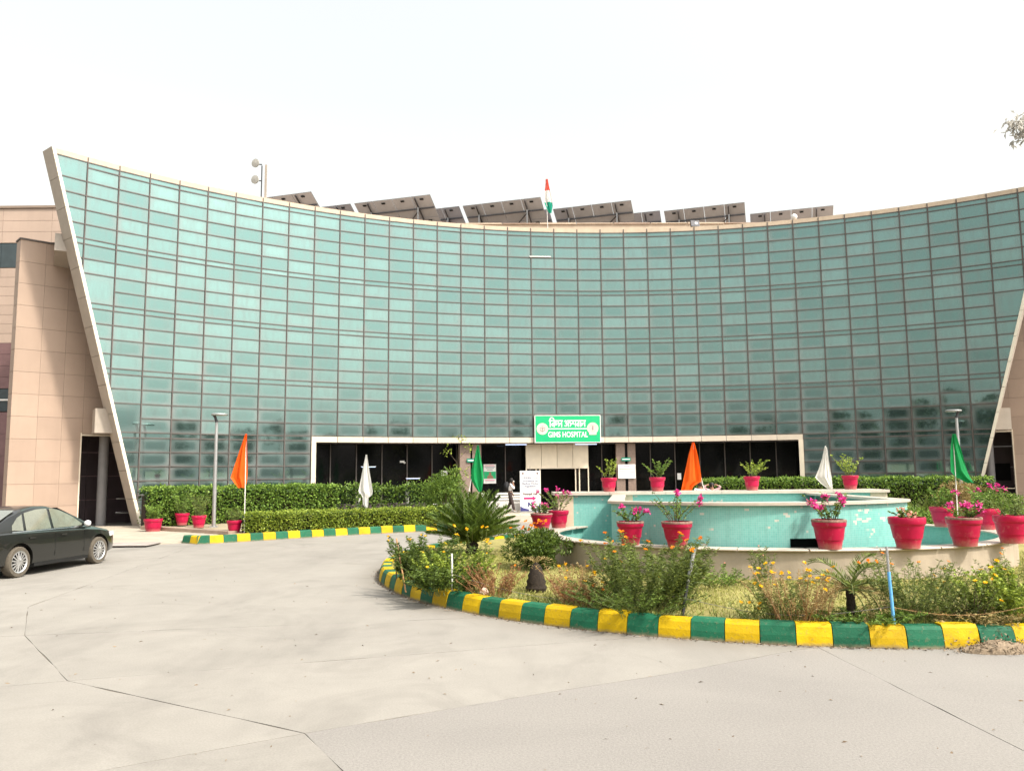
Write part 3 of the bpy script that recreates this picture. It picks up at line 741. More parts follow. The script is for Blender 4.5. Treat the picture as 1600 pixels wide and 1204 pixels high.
for i0, i1 in ((16.79, 17.16), (18.99, 19.33)): arcbox(i0, i1, RAD + .56, .03, .55, 2.3, 'darkglass', 'door_side_pane'); arcbox(i0, i1, RAD + .55, .05, .08, .55, 'cream', 'door_kick_panel')
arcbox(16.78, 19.36, RAD + .51, .08, 2.26, 2.318, 'cream', 'door_head')
# plinth and steps before the entrance
def ring(i0, i1, r0, r1, z0, z1, mt, nm, parent=None, n=12, st=False):
    m = MB(); a = [pol(i0 + (i1 - i0) * k / n, r0) for k in range(n + 1)]; b = [pol(i0 + (i1 - i0) * k / n, r1) for k in range(n + 1)]
    m.prism([(p.x, p.y) for p in a + b[::-1]][::-1], z0, z1); o = obj(nm, m, mt, parent); return struct(o) if st else o
plz = ring(3, 33, RAD - 7.5, RAD + 1.4, -.015, .05, 'paving', 'plaza', st=True)
for i in range(9, 28):
    for j, (ra, rb) in enumerate(((-2.2, -1.1), (-1.1, 0), (0, 1.1))):
        ring(i + .01, i + .99, RAD + ra + .012, RAD + rb - .012, .05, .105, 'paving', 'paving_slab', plz, 2)
for i in range(9, 28):
    ring(i + .01, i + .99, RAD - 2.62, RAD - 2.21, .05, .08, 'cream', 'step_tread', plz, 2)
# ================================================================== ROUNDABOUT
RC, RK = Vector((5.5, 17.95)), 8.36
LAWN = .2
def kerb_block(a0, a1, c, r0, h, w, mt, parent, slant=.05, n=2):
    m = MB(); vs = []; fs = []
    j = random.gauss(0, .006); jh = random.gauss(0, .008)
    for k in range(n + 1):
        a = a0 + (a1 - a0) * k / n; d = Vector((math.cos(a), math.sin(a)))
        for r, z in ((r0 + j, -.01), (r0 - slant * .35 + j, h * .45), (r0 - slant + j, h - .035 + jh), (r0 - slant - .035 + j, h + jh), (r0 - w, h + jh), (r0 - w, -.01)):
            p = c + d * r; vs.append((p.x, p.y, z))
    q = 6
    for k in range(n):
        for s in range(q): fs.append((k * q + s, (k + 1) * q + s, (k + 1) * q + (s + 1) % q, k * q + (s + 1) % q))
    fs += [tuple(range(q)), tuple(range(n * q, n * q + q))[::-1]]
    m.add(vs, fs); return obj('kerb_stone', m, mt, parent)
m = MB(); m.lathe([(RK - .24, 0), (RK - .24, LAWN - .02), (.01, LAWN)], 96, (RC.x, RC.y, 0)); lawn = struct(obj('lawn', m, 'lawn'))
kerb = MB(); kerb.lathe([(RK - .10, -.01), (RK - .10, .12), (RK - .22, .12)], 96, (RC.x, RC.y, 0)); kerb = struct(obj('roundabout_kerb', kerb, 'joint'))
nb = 126; da = 2 * math.pi / nb; OFF = .018
for k in range(nb):
    a0 = k * da + OFF; kerb_block(a0 + .0006, a0 + da - .0006, RC, RK, .25, .25, 'kerb_yellow' if k % 2 else 'kerb_green', kerb)
# grass
def in_fountain(x, y, s=1.0): return ((x - FC.x) / (FA * s)) ** 2 + ((y - FC.y) / (FB * s)) ** 2 < 1
FC, FA, FB = Vector((5.7, 18.25)), 5.05, 4.3
n = 90000; a = rng.uniform(math.pi * .9, math.pi * 2.02, n); r = np.sqrt(rng.uniform(3.6 ** 2, (RK - .26) ** 2, n))
X = RC.x + r * np.cos(a); Y = RC.y + r * np.sin(a)
keep = (((X - FC.x) / FA) ** 2 + ((Y - FC.y) / FB) ** 2 > .98)
dens = np.sin(X * 3.1) * np.sin(Y * 2.7) + np.sin(X * 1.3 + Y * 1.9)
keep &= (rng.random(n) < .62 + .25 * dens)
keep &= r < RK - .3; edge = r > RK - .75; X, Y, edge = X[keep], Y[keep], edge[keep]; n = len(X)
P = np.stack([X, Y, np.full(n, LAWN - .01)], 1); D = rand_dirs(n, 1.2); D[:, 2] = np.abs(D[:, 2])
ln = rng.uniform(.035, .085, n) * np.where(edge, 1.9, 1.0)
gr = stuff(leaf_obj('lawn_grass', P, D, ln, .012, 'grass')); tag(gr, 'short yellow green grass covering the roundabout', 'grass')
sel = edge & (rng.random(n) < .8)
gr2 = stuff(leaf_obj('kerb_grass', P[sel] + rng.normal(size=(sel.sum(), 3)) * [.02, .02, 0], rand_dirs(sel.sum(), 1.0) * [1, 1, 1], rng.uniform(.07, .17, sel.sum()), .014, 'leaf_cosmos')); tag(gr2, 'taller green grass growing along the painted kerb', 'grass')

# ------------------------------------------------------------------ fountain
fnt = thing('fountain', 'dry tiered fountain of turquoise mosaic with stone coping', 'fountain', (FC.x, FC.y, LAWN))
def fpart(name, mb, mt, **k): o = obj(name, mb, mt, fnt, **k); o.location = (-FC.x, -FC.y, -LAWN); return o
def ell(t, off=0): return Vector((FC.x + (FA + off) * math.cos(t), FC.y + (FB + off) * math.sin(t)))
def uv_strip(name, path, z0, z1, mt, closed=False, flip=False):
    """vertical wall along a path of points, UV in metres"""
    pts = [Vector(p) for p in path]; vs, fs, uv = [], [], []; L = 0
    for k, p in enumerate(pts):
        if k: L += (p - pts[k - 1]).length
        vs += [(p.x, p.y, z0), (p.x, p.y, z1)]; uv += [(L, z0), (L, z1)]
    for k in range(len(pts) - 1):
        f = (2 * k, 2 * k + 2, 2 * k + 3, 2 * k + 1); fs.append(f[::-1] if flip else f)
    me = bpy.data.meshes.new(name); me.from_pydata(vs, [], fs); set_uv(me, uv); o = mkobj(name, me, mt, fnt); o.location = (-FC.x, -FC.y, -LAWN); return o
NT = 72
T = [2 * math.pi * k / NT for k in range(NT + 1)]
def tier(name, o0, o1, z0, z1, mt):
    m = MB(); vs = []
    for t in T[:-1]:
        for o, zz in ((o0, z0), (o0, z1), (o1, z1), (o1, z0)): p = ell(t, o); vs.append((p.x, p.y, zz))
    fs = []
    for k in range(NT):
        j = (k + 1) % NT
        for s in range(4): fs.append((k * 4 + s, j * 4 + s, j * 4 + (s + 1) % 4, k * 4 + (s + 1) % 4))
    m.add(vs, fs); return fpart(name, m, mt)
tier('basin_wall', -.06, -.26, .05, .688, 'basin_wall')
uv_strip('basin_lining', [ell(t, -.265) for t in T], .2, .688, 'mosaic', flip=False)
m = MB(); m.prism([tuple(ell(t, -.2)) for t in T[:-1]], .12, .27); fpart('basin_floor', m, 'mosaic')
ns = 26
for k in range(ns):
    t0, t1 = 2 * math.pi * k / ns + .003, 2 * math.pi * (k + 1) / ns - .003
    prof = ((0, .69), (.008, .705), (0, .72), (-.015, .725), (-.36, .725), (-.38, .72), (-.38, .69)); q = len(prof)
    m = MB(); vs, fs = [], []
    for j in range(5):
        t = t0 + (t1 - t0) * j / 4
        for o, zz in prof: p = ell(t, o); vs.append((p.x, p.y, zz))
    for j in range(4):
        for s in range(q): fs.append((j * q + s, (j + 1) * q + s, (j + 1) * q + (s + 1) % q, j * q + (s + 1) % q))
    fs += [tuple(range(q)), tuple(range(4 * q, 5 * q))[::-1]]
    m.add(vs, fs); fpart('coping_stone', m, 'marble', smooth=True, sharp=35)
# middle tier: D-shaped tank
RW = 20.5
DL, DF, DRt = Vector((1.97, 16.25)), Vector((4.8, 14.62)), Vector((7.68, 15.75))     # left corner, front, right corner
mA = (DL + DF) / 2; mB_ = (DF + DRt) / 2; nA = Vector(((DF - DL).y, -(DF - DL).x)); nB = Vector(((DRt - DF).y, -(DRt - DF).x))
sA = ((mB_ - mA).x * nB.y - (mB_ - mA).y * nB.x) / (nA.x * nB.y - nA.y * nB.x); DC = mA + nA * sA; DR = (DF - DC).length
a0_, a1_ = math.atan2(DL.y - DC.y, DL.x - DC.x) % (2 * math.pi), math.atan2(DRt.y - DC.y, DRt.x - DC.x) % (2 * math.pi)
ang = [a0_ + (a1_ - a0_) * k / 48 for k in range(49)]
dp = [Vector((2.6, RW))] + [DC + Vector((math.cos(a), math.sin(a))) * DR for a in ang] + [Vector((DRt.x, RW))]
hole = [k for k in range(len(dp) - 1) if 4.95 < (dp[k].x + dp[k + 1].x) / 2 < 5.85 and dp[k].y < 16]
uv_strip('tank_wall', dp, .86, 1.455, 'mosaic'); k0, k1 = hole[0], hole[-1] + 1
uv_strip('tank_wall', dp[:k0 + 1], .2, .86, 'mosaic'); uv_strip('tank_wall', dp[k1:], .2, .86, 'mosaic')
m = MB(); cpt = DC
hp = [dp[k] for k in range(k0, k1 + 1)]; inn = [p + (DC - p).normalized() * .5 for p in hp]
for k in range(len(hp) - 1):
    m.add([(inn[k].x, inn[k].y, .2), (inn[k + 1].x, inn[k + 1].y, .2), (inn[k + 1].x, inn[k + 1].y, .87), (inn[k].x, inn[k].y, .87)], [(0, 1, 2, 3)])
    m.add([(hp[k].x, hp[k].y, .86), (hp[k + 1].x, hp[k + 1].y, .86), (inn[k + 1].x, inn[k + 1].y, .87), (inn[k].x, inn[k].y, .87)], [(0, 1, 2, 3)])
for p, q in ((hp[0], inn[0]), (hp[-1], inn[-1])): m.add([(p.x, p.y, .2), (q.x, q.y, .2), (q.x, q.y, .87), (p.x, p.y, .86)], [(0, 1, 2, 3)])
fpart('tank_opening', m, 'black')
def path_off(path, d):
    out = []
    for k, p in enumerate(path):
        a = path[max(0, k - 1)]; b = path[min(len(path) - 1, k + 1)]; e = (b - a).normalized(); out.append(p + Vector((e.y, -e.x)) * d)
    return out
m = MB(); o1, i1 = path_off(dp, .07), path_off(dp, -.26); vs, fs = [], []
for k in range(len(dp)):
    for p, zz in ((o1[k], 1.455), (o1[k], 1.505), (i1[k], 1.505), (i1[k], 1.455)): vs.append((p.x, p.y, zz))
for k in range(len(dp) - 1):
    for s in range(4): fs.append((k * 4 + s, (k + 1) * 4 + s, (k + 1) * 4 + (s + 1) % 4, k * 4 + (s + 1) % 4))
fs += [(0, 1, 2, 3), tuple(range(len(vs) - 4, len(vs)))[::-1]]
m.add(vs, fs); fpart('tank_coping', m, 'marble')
m = MB(); m.prism([tuple(p) for p in path_off(dp, -.2)], 1.2, 1.3); fpart('tank_floor', m, 'mosaic')
# rear tank wall with beige pillars and coping
X0, X1, RT = 1.1, 9.5, 1.50
m = MB(); m.box(((X0 + X1) / 2, RW + .48, .8), (X1 - X0 - .06, .9, 1.39)); fpart('rear_tank', m, 'fount_beige')
segs = [(1.53, 2.54), (3.04, 8.1), (8.45, 9.08)]
for a, b in segs: uv_strip('rear_tank_mosaic', [Vector((a, RW + .015)), Vector((b, RW + .015))], .2, RT - .005, 'mosaic')
for a, b in ((1.1, 1.53), (2.54, 3.04), (8.1, 8.45), (9.08, 9.5)):
    m = MB(); m.box(((a + b) / 2, RW + .2, .8), (b - a, .42, 1.395)); fpart('pillar', m, 'fount_beige')
x = X0 - .08
while x < X1:
    xe = min(x + 1.42, X1 + .08); m = MB(); m.box(((x + xe) / 2, RW + .47, RT + .035), (xe - x - .008, 1.12, .07)); fpart('rear_coping_stone', m, 'marble'); x = xe
# side pieces: low beige walls behind the rear tank with coping
m = MB(); m.box((5.3, 22.35, .5), (5.5, .3, .7)); fpart('back_basin_wall', m, 'basin_wall')

# ================================================================== PLANTS
def pot_mesh(h=.42, rt=.25, rb=.16):
    m = MB(); m.lathe([(.001, 0), (rb, 0), (rb + .004, h * .08), (rb + (rt - rb) * .28, h * .30), (rb + (rt - rb) * .34 + .006, h * .32), (rt - .025, h * .74), (rt - .005, h * .78), (rt, h * .80), (rt + .006, h * .97), (rt, h), (rt - .025, h), (rt - .035, h * .9)], 28)
    return m
def cluster_flowers(centres, n, spread, L, W):
    P = np.repeat(np.asarray(centres, float), n, 0) + rng.normal(size=(len(centres) * n, 3)) * spread
    return leaf_arrays(P, rand_dirs(len(P), .2), L, W)
def stems_leaves(nst, h, spread, nleaf, L, W, lean=.35, r0=.06, curve=.5, droop=0):
    """branching stems from a base; returns stem polylines, leaf arrays and tips"""
    lines, P, D, tips = [], [], [], []
    for k in range(nst):
        a = random.uniform(0, 2 * math.pi); rr = r0 * math.sqrt(random.random()); hh = h * random.uniform(.55, 1.05); s = spread * random.uniform(.3, 1.0)
        b = Vector((rr * math.cos(a), rr * math.sin(a), 0)); a += random.gauss(0, .5)
        pts = []
        wob = Vector((random.gauss(0, .03), random.gauss(0, .03), 0))
        for j in range(6):
            t = j / 5; pts.append(b + Vector((math.cos(a) * s * t ** (1 + curve), math.sin(a) * s * t ** (1 + curve), hh * t - droop * hh * t ** 3)) + wob * math.sin(t * 5))
        lines.append(pts); tips.append(pts[-1])
        for q in range(nleaf):
            t = random.uniform(.15, 1) ** .8 * 5; j = min(4, int(t)); p = pts[j].lerp(pts[j + 1], t - j)
            az = random.uniform(0, 2 * math.pi); P.append(p); D.append((math.cos(az), math.sin(az), random.uniform(-.3, .8)))
    n = len(P); V, F = leaf_arrays(P, D, rng.uniform(.6, 1.2, n) * L, rng.uniform(.7, 1.2, n) * W)
    return lines, (V, F), tips
def stem_obj(name, lines, r, m, parent):
    mb = MB()
    for l in lines: mb.tube(l, [r * (1 - .6 * k / (len(l) - 1)) for k in range(len(l))], 4, cap=False)
    return obj(name, mb, m, parent)
POTS = []
def potted(label, loc, h=.42, rt=.25, rb=.16, kind='boug', ph=.45, sp=.3, group='red flower pots', fl=6, faded=False, rz=0, leaf=None, nst=12):
    t = thing('potted_plant', label, 'potted plant', loc, rz, group)
    o = obj('pot', pot_mesh(h, rt, rb), 'pot', t, smooth=True, sharp=30)
    rim = MB(); rim.lathe([(rt + .009, h * .93), (rt + .010, h * .985), (rt + .001, h + .004), (rt - .03, h + .004)], 28)
    if faded: obj('rim_band', rim, 'pot_faded', t, smooth=True, sharp=30)
    s = MB(); s.lathe([(rt - .03, h * .91), (.001, h * .93)], 20); obj('soil', s, 'soil', t)
    if kind == 'boug': L, Wd, nl, lm = .055, .036, 26, leaf or 'leaf'
    elif kind == 'lime': L, Wd, nl, lm = .06, .045, 30, leaf or 'leaf_lime'
    elif kind == 'spiky': L, Wd, nl, lm = .16, .018, 18, leaf or 'leaf_cosmos'
    else: L, Wd, nl, lm = .07, .045, 34, leaf or 'leaf'
    lines, (V, F), tips = stems_leaves(nst, ph, sp, nl, L, Wd, r0=rt * .5)
    off = Vector((0, 0, h * .92))
    lines = [[p + off for p in l] for l in lines]; V = V + np.array(off)
    stem_obj('stem', lines, .008, 'stem' if kind != 'boug' else 'bark', t)
    mkobj('leaves', npmesh('leaves', V, F), lm, t)
    if fl:
        c = [np.array(p + off) for p in random.sample(tips, min(fl, len(tips)))]
        for q in c: FV, FF = cluster_flowers([q], 20, .022, .056, .046); mkobj('flower_cluster', npmesh('flower_cluster', FV, FF), 'p_pink', t)
    return t
RIMZ = .725
potted('red pot with scarlet marigolds on the far left rim of the fountain', (.68, 19.45, RIMZ), .38, .26, .17, 'boug', .28, .25, fl=4, faded=True)
potted('red pot with bougainvillea against the beige fountain pillar', (1.12, 20.0, RIMZ), .42, .25, .17, 'boug', .55, .5, fl=7)
potted('red pot with pale rim and a small pink bougainvillea, leftmost on the front rim', (2.20, 15.25, RIMZ), .43, .25, .16, 'boug', .30, .18, fl=4, faded=True)
potted('red pot with a tall sprawling bougainvillea on the front rim', (2.95, 14.62, RIMZ), .46, .27, .165, 'boug', .55, .42, fl=4, faded=True, nst=14)
potted('large red pot of bright magenta bougainvillea in front of the black opening', (5.50, 14.12, RIMZ), .50, .285, .19, 'boug', .48, .42, fl=11, faded=True, nst=15)
potted('large red pot with peach flowers at the right end of the turquoise tank', (6.86, 14.12, RIMZ), .53, .30, .19, 'boug', .22, .2, fl=0, nst=8)
potted('scuffed red pot with faded rim on the right front rim', (8.02, 14.42, RIMZ), .50, .29, .19, 'boug', .26, .28, fl=6, faded=True, nst=12)
potted('red pot cut by the right edge of the picture', (9.12, 14.85, RIMZ), .50, .29, .19, 'spiky', .5, .3, fl=0, nst=14)
potted('red pot with a rounded green shrub on the far right rim', (10.15, 19.15, RIMZ), .46, .27, .175, 'leafy', .5, .28, fl=2, nst=14)
potted('red pot with pink topped shoots on the far right rim beside the porch wall', (10.62, 18.15, RIMZ), .46, .27, .175, 'leafy', .55, .4, fl=5, nst=13)
WZ = RT + .07
potted('red pot with lime shoots beside the notice on the rear fountain wall', (2.50, 20.97, WZ), .36, .205, .14, 'lime', .52, .3, fl=0, nst=7)
potted('red pot with a spreading green shrub left of the orange flag', (3.76, 20.97, WZ), .36, .205, .14, 'lime', .52, .36, fl=0, nst=13, leaf='leaf')
potted('red pot with bushy lime foliage right of the orange flag', (6.22, 20.97, WZ), .36, .205, .14, 'lime', .46, .42, fl=0, nst=12)
potted('red pot with lime branches beside the white flag on the rear wall', (8.78, 20.97, WZ), .36, .205, .14, 'lime', .58, .5, fl=0, nst=11)
potted('wide squat red pot, leftmost beside the sloping frame', (-13.35, 30.0, .05), .46, .33, .25, 'leafy', .6, .3, fl=0, leaf='leaf_hedge', nst=20)
potted('red pot standing back against the tall hedge', (-13.1, 32.0, .15), .46, .27, .18, 'spiky', .9, .4, fl=0, leaf='leaf_hedge', nst=22)
potted('red pot with feathery shoots beside the left lamp post', (-11.95, 30.75, .12), .46, .27, .18, 'spiky', .95, .4, fl=0, leaf='leaf_cosmos', nst=22)
potted('red pot at the corner of the low trimmed hedge', (-9.75, 28.3, .06), .46, .26, .17, 'spiky', .5, .3, fl=0, leaf='leaf_cosmos', nst=14)
potted('small red pot half hidden behind the right end of the fountain wall', (14.2, 30.3, .05), .5, .28, .2, 'boug', .4, .3, fl=3, nst=8)
# peach bloom in the pot at the right end of the tank
for t in [o for o in COL.objects if o.get('label', '').startswith('large red pot with peach')]:
    for q in ((-.05, 0, .60), (.06, .02, .58), (-.1, .05, .66), (.1, -.05, .54)): V, F = cluster_flowers([q], 14, .03, .06, .045); mkobj('flower_cluster', npmesh('flower_cluster', V, F), 'p_peach', t)

def hedge(name, label, path, w, z0, z1, n, L, Wd, m, rough=.06, core='leaf_shade', fill=.85, solid=True):
    """clipped hedge along a path: leaves over its faces and top, a dark core for the shade inside"""
    pts = [Vector(p) for p in path]; mid = sum(pts, Vector((0, 0))) / len(pts)
    t = thing(name, label, 'hedge', (mid.x, mid.y, z0))
    seg = [(pts[k], pts[k + 1], (pts[k + 1] - pts[k]).length) for k in range(len(pts) - 1)]; tot = sum(s[2] for s in seg)
    cum = np.cumsum([s[2] for s in seg])
    u = rng.uniform(0, tot, n); k = np.searchsorted(cum, u).clip(0, len(seg) - 1); st = np.array([0] + list(cum[:-1]))[k]
    A = np.array([list(s[0]) for s in seg])[k]; Bv = np.array([list(s[1]) for s in seg])[k]; Ls = np.array([s[2] for s in seg])[k]
    tt = ((u - st) / Ls)[:, None]; C = A + (Bv - A) * tt; e = (Bv - A) / Ls[:, None]; nn = np.stack([e[:, 1], -e[:, 0]], 1)
    face = rng.random(n)
    side = np.where(face < .55, 1, np.where(face < .68, -1, 0))         # front, back, top
    dz = rng.random(n)
    lump = .5 + .5 * np.sin(C[:, 0] * 2.3 + np.sin(C[:, 1] * 1.7)) * np.sin(C[:, 0] * 5.1 + 1)
    off = np.where(side != 0, side * w / 2 * (1 + rough * rng.normal(size=n)), rng.uniform(-w / 2, w / 2, n))
    off = off + side * .10 * (lump - .5) * 2 * rough / .06
    zz = np.where(side == 0, z1 + rng.normal(size=n) * rough * .8 + (lump - .5) * rough * 1.6, z0 + (z1 - z0) * dz ** fill)
    X = C + nn * off[:, None]; P = np.column_stack([X, zz]) - [mid.x, mid.y, 0]; P[:, 2] -= z0
    D = rand_dirs(n, .25); D[:, :2] += nn * side[:, None] * .7; D[:, 2] += (side == 0) * .8
    V, F = leaf_arrays(P, D, rng.uniform(.7, 1.3, n) * L, rng.uniform(.7, 1.2, n) * Wd); mkobj('leaves', npmesh('leaves', V, F), m, t)
    nc = n // 2                                                           # inner leaves, coloured darker to stand for the shade within
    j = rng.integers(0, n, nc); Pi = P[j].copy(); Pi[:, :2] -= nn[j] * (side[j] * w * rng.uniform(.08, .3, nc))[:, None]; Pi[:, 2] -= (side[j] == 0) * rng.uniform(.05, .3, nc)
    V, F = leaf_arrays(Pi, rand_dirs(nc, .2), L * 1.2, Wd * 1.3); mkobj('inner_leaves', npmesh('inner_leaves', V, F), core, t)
    cb = MB()  # solid dark box, colour stands in for shade inside the hedge
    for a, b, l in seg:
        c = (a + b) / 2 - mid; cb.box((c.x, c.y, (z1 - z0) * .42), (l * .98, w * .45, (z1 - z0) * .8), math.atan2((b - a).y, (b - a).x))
    if solid: obj('shade_core', cb, 'charred', t)
    return t
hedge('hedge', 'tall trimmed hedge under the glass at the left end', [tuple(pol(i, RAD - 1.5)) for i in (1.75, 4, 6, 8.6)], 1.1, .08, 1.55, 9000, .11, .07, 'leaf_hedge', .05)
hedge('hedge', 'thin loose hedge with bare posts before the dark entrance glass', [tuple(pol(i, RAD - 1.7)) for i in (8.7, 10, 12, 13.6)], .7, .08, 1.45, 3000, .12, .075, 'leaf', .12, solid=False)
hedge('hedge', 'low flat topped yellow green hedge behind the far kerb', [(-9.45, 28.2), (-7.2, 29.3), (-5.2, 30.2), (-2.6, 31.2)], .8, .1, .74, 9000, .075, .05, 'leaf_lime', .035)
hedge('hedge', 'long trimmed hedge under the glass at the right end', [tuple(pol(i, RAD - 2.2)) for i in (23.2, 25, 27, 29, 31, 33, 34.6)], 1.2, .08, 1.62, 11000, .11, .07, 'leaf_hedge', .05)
# trees and shrubs near the entrance
def bush(name, label, loc, w, h, n, L, Wd, m, cat='shrub', group=None, conic=0, seed=0, core=True):
    t = thing(name, label, cat, loc, random.uniform(0, 6), group)
    k = 26; cl = rng.normal(size=(k, 3)); cl /= np.linalg.norm(cl, axis=1, keepdims=True); cl *= rng.uniform(.25, .95, (k, 1)) ** .6
    cl[:, 2] = (cl[:, 2] + 1) / 2
    sc = (1 - conic * cl[:, 2])[:, None]; C = np.column_stack([cl[:, :2] * sc * w / 2, cl[:, 2] * h * .85 + h * .08])
    j = rng.integers(0, k, n); d = rng.normal(size=(n, 3)); d /= np.linalg.norm(d, axis=1, keepdims=True)
    P = C[j] + d * (rng.uniform(.5, 1, (n, 1)) ** .5) * np.array([w * .2, w * .2, h * .16]); P[:, 2] = np.maximum(P[:, 2], .02)
    V, F = leaf_arrays(P, d * .7 + rand_dirs(n, .4) * .6, rng.uniform(.7, 1.3, n) * L, Wd); mkobj('leaves', npmesh('leaves', V, F), m, t)
    if core: stem_obj('stem', [[Vector((0, 0, 0)), Vector(C[q] * [.5, .5, .5]), Vector(C[q])] for q in range(14)], .014, 'bark', t)
    return t
bush('shrub', 'feathery conical shrub in front of the entrance column', (-2.85, 34.2, .08), 2.3, 2.35, 3600, .13, .045, 'leaf', conic=.7)
# slender climber beside it
t = thing('sapling', 'thin bare sapling with sparse leaves reaching the lintel', 'sapling', (-2.45, 35.6, .08))
ln = [[Vector((0, 0, 0)), Vector((.05, 0, 1.2)), Vector((.0, 0, 2.4)), Vector((.08, 0, 3.6))], [Vector((.02, 0, 2.4)), Vector((-.45, 0, 3.0))], [Vector((.03, 0, 2.6)), Vector((.5, 0, 3.1))], [Vector((.04, 0, 1.7)), Vector((.35, 0, 2.0))]]
stem_obj('stem', ln, .012, 'bark', t)
P = np.concatenate([np.array(c) + rng.normal(size=(22, 3)) * [.14, .14, .12] for c in ((-.45, 0, 3.0), (.5, 0, 3.1), (.1, 0, 3.5), (.35, 0, 2.0), (.05, 0, 2.2), (0, 0, 1.7))]); leaf_obj('leaves', P, rand_dirs(len(P), -.2), .12, .07, 'leaf_lime', t)

def frond_arrays(a, e0, L, droop, nl, ll, lw, base=Vector((0, 0, 0)), vee=.5):
    """one feather frond: (leaf arrays, rachis points)"""
    pts = []; p = base.copy(); e = e0; ns = 12
    for k in range(ns + 1):
        pts.append(p.copy()); p = p + Vector((math.cos(a) * math.cos(e), math.sin(a) * math.cos(e), math.sin(e))) * (L / ns); e -= droop / ns * (.4 + 1.2 * k / ns)
    P, D, LL = [], [], []
    for q in range(nl):
        t = .10 + .88 * q / nl; x = t * ns; j = min(ns - 1, int(x)); pp = pts[j].lerp(pts[j + 1], x - j); d = (pts[j + 1] - pts[j]).normalized()
        s = d.cross(Vector((0, 0, 1)))
        s = s.normalized() if s.length > 1e-3 else Vector((1, 0, 0)); u = s.cross(d)
        env = math.sin(math.pi * min(1, t * .93 + .07)) ** .6
        for sg in (-1, 1): P.append(pp); D.append(d * .75 + s * sg * .8 + u * vee); LL.append(ll * (.35 + .65 * env))
    return leaf_arrays(P, D, LL, lw, curl=.1), pts
def feather_plant(name, label, cat, loc, fronds, L, nl, ll, lw, m, trunk_h=.2, trunk_r=.1, emin=.15, emax=1.45, droop=.9, group=None, trunk='charred', dead=0):
    t = thing(name, label, cat, loc, 0, group)
    base = Vector((0, 0, trunk_h)); arr = []; lines = []; arr2 = []
    for k in range(fronds):
        a = k * 2.39996 + random.gauss(0, .15); f = k / max(1, fronds - 1); e = emax + (emin - emax) * f ** .8 + random.gauss(0, .06)
        g, pts = frond_arrays(a, e, L * random.uniform(.85, 1.08), droop * random.uniform(.7, 1.2), nl, ll, lw, base); lines.append(pts)
        (arr2 if k >= fronds - dead else arr).append(g)
    V, F = join_arrays(arr); mkobj('fronds', npmesh('fronds', V, F), m, t)
    if arr2: V, F = join_arrays(arr2); mkobj('dry_fronds', npmesh('dry_fronds', V, F), 'leaf_dry', t)
    stem_obj('frond_stems', lines, .011, 'stem', t)
    tr = MB(); pr = [(trunk_r * 1.05, -.03)]
    for k in range(7):
        zz = trunk_h * k / 6; pr += [(trunk_r * (1.08 if k % 2 else .92), zz)]
    pr += [(trunk_r * .5, trunk_h + trunk_r * .5), (.005, trunk_h + trunk_r * .6)]
    tr.lathe(pr, 14); obj('trunk', tr, trunk, t, smooth=True, sharp=50); return t
feather_plant('cycad', 'dark green sago cycad with upright fronds at the left of the roundabout', 'cycad', (-.97, 19.1, LAWN), 76, 1.32, 56, .25, .022, 'leaf_cycad', .24, .14, .28, 1.5, .38)
feather_plant('palm', 'young palm with a dark stem and dry fronds before the fountain wall', 'palm', (4.32, 10.5, LAWN), 17, .72, 26, .15, .016, 'leaf_cosmos', .36, .055, -.2, 1.25, 1.7, dead=9)
feather_plant('palm', 'low fan of pale palm fronds behind the right end of the tank', 'palm', (11.8, 23.5, .1), 26, .95, 20, .30, .022, 'leaf_cosmos', .25, .12, .1, 1.4, .7, dead=9)
feather_plant('palm', 'small palm tuft pressed against the right side of the big flower bush', 'palm', (2.62, 12.9, LAWN), 9, .7, 20, .16, .018, 'leaf_cosmos', .12, .05, .1, 1.2, .9)
# old stump
t = thing('cycad_stump', 'blackened pointed cycad stump with a few withered leaves', 'stump', (.36, 13.15, LAWN))
m = MB(); pr = [(.15, -.02)]
for k in range(9): pr.append((.165 * (1 - .55 * (k / 8) ** 1.8) * (1.06 if k % 2 else .94), .40 * k / 8))
pr.append((.01, .46)); m.lathe(pr, 14); obj('trunk', m, 'charred', t, smooth=True, sharp=40)
arr = [frond_arrays(k * 1.1, .9, .4, 3.2, 10, .09, .012, Vector((0, 0, .40)))[0] for k in range(6)]; V, F = join_arrays(arr); mkobj('withered_leaves', npmesh('withered_leaves', V, F), 'leaf_dry', t)

def flower_heads(C, r, cup=.35):
    """daisy-like heads: eight petals each"""
    P, D = [], []
    for c in C:
        ax_ = Vector((random.gauss(0, .4), random.gauss(-.5, .4), 1)).normalized(); s = ax_.orthogonal().normalized(); u = ax_.cross(s)
        for q in range(8):
            a = q * math.pi / 4; P.append(c); D.append(s * math.cos(a) + u * math.sin(a) + ax_ * cup)
    return leaf_arrays(P, D, r, r * .8, curl=.1)
def flower_clump(label, loc, w, h, nst, leafs, fl, nfl, fr=.03, group='flower clumps on the roundabout', L=.06, Wd=.012, nleaf=46, stem='stem', name='flower_clump', cat='flowers'):
    t = thing(name, label, cat, loc, 0, group)
    lines, (V, F), tips = stems_leaves(nst, h, w / 2, nleaf, L, Wd, r0=w * .38, curve=.1)
    V[:, 2] = np.maximum(V[:, 2], .0)
    stem_obj('stems', lines, .0055, stem, t); mkobj('leaves', npmesh('leaves', V, F), leafs, t)
    if nfl:
        C = [p + Vector((0, 0, .01)) for p in sorted(tips, key=lambda q: -q.z + random.gauss(0, .12))[:nfl]]
        V, F = flower_heads(C, fr); stuff(mkobj('flowers', npmesh('flowers', V, F), fl, t))
    return t
G_ = LAWN - .01
flower_clump('bushy dark green clump at the left tip of the roundabout', (-1.55, 14.15, G_), 1.0, .78, 70, 'leaf_bed', 'p_yellow', 7, .03, L=.07, Wd=.026, nleaf=85)
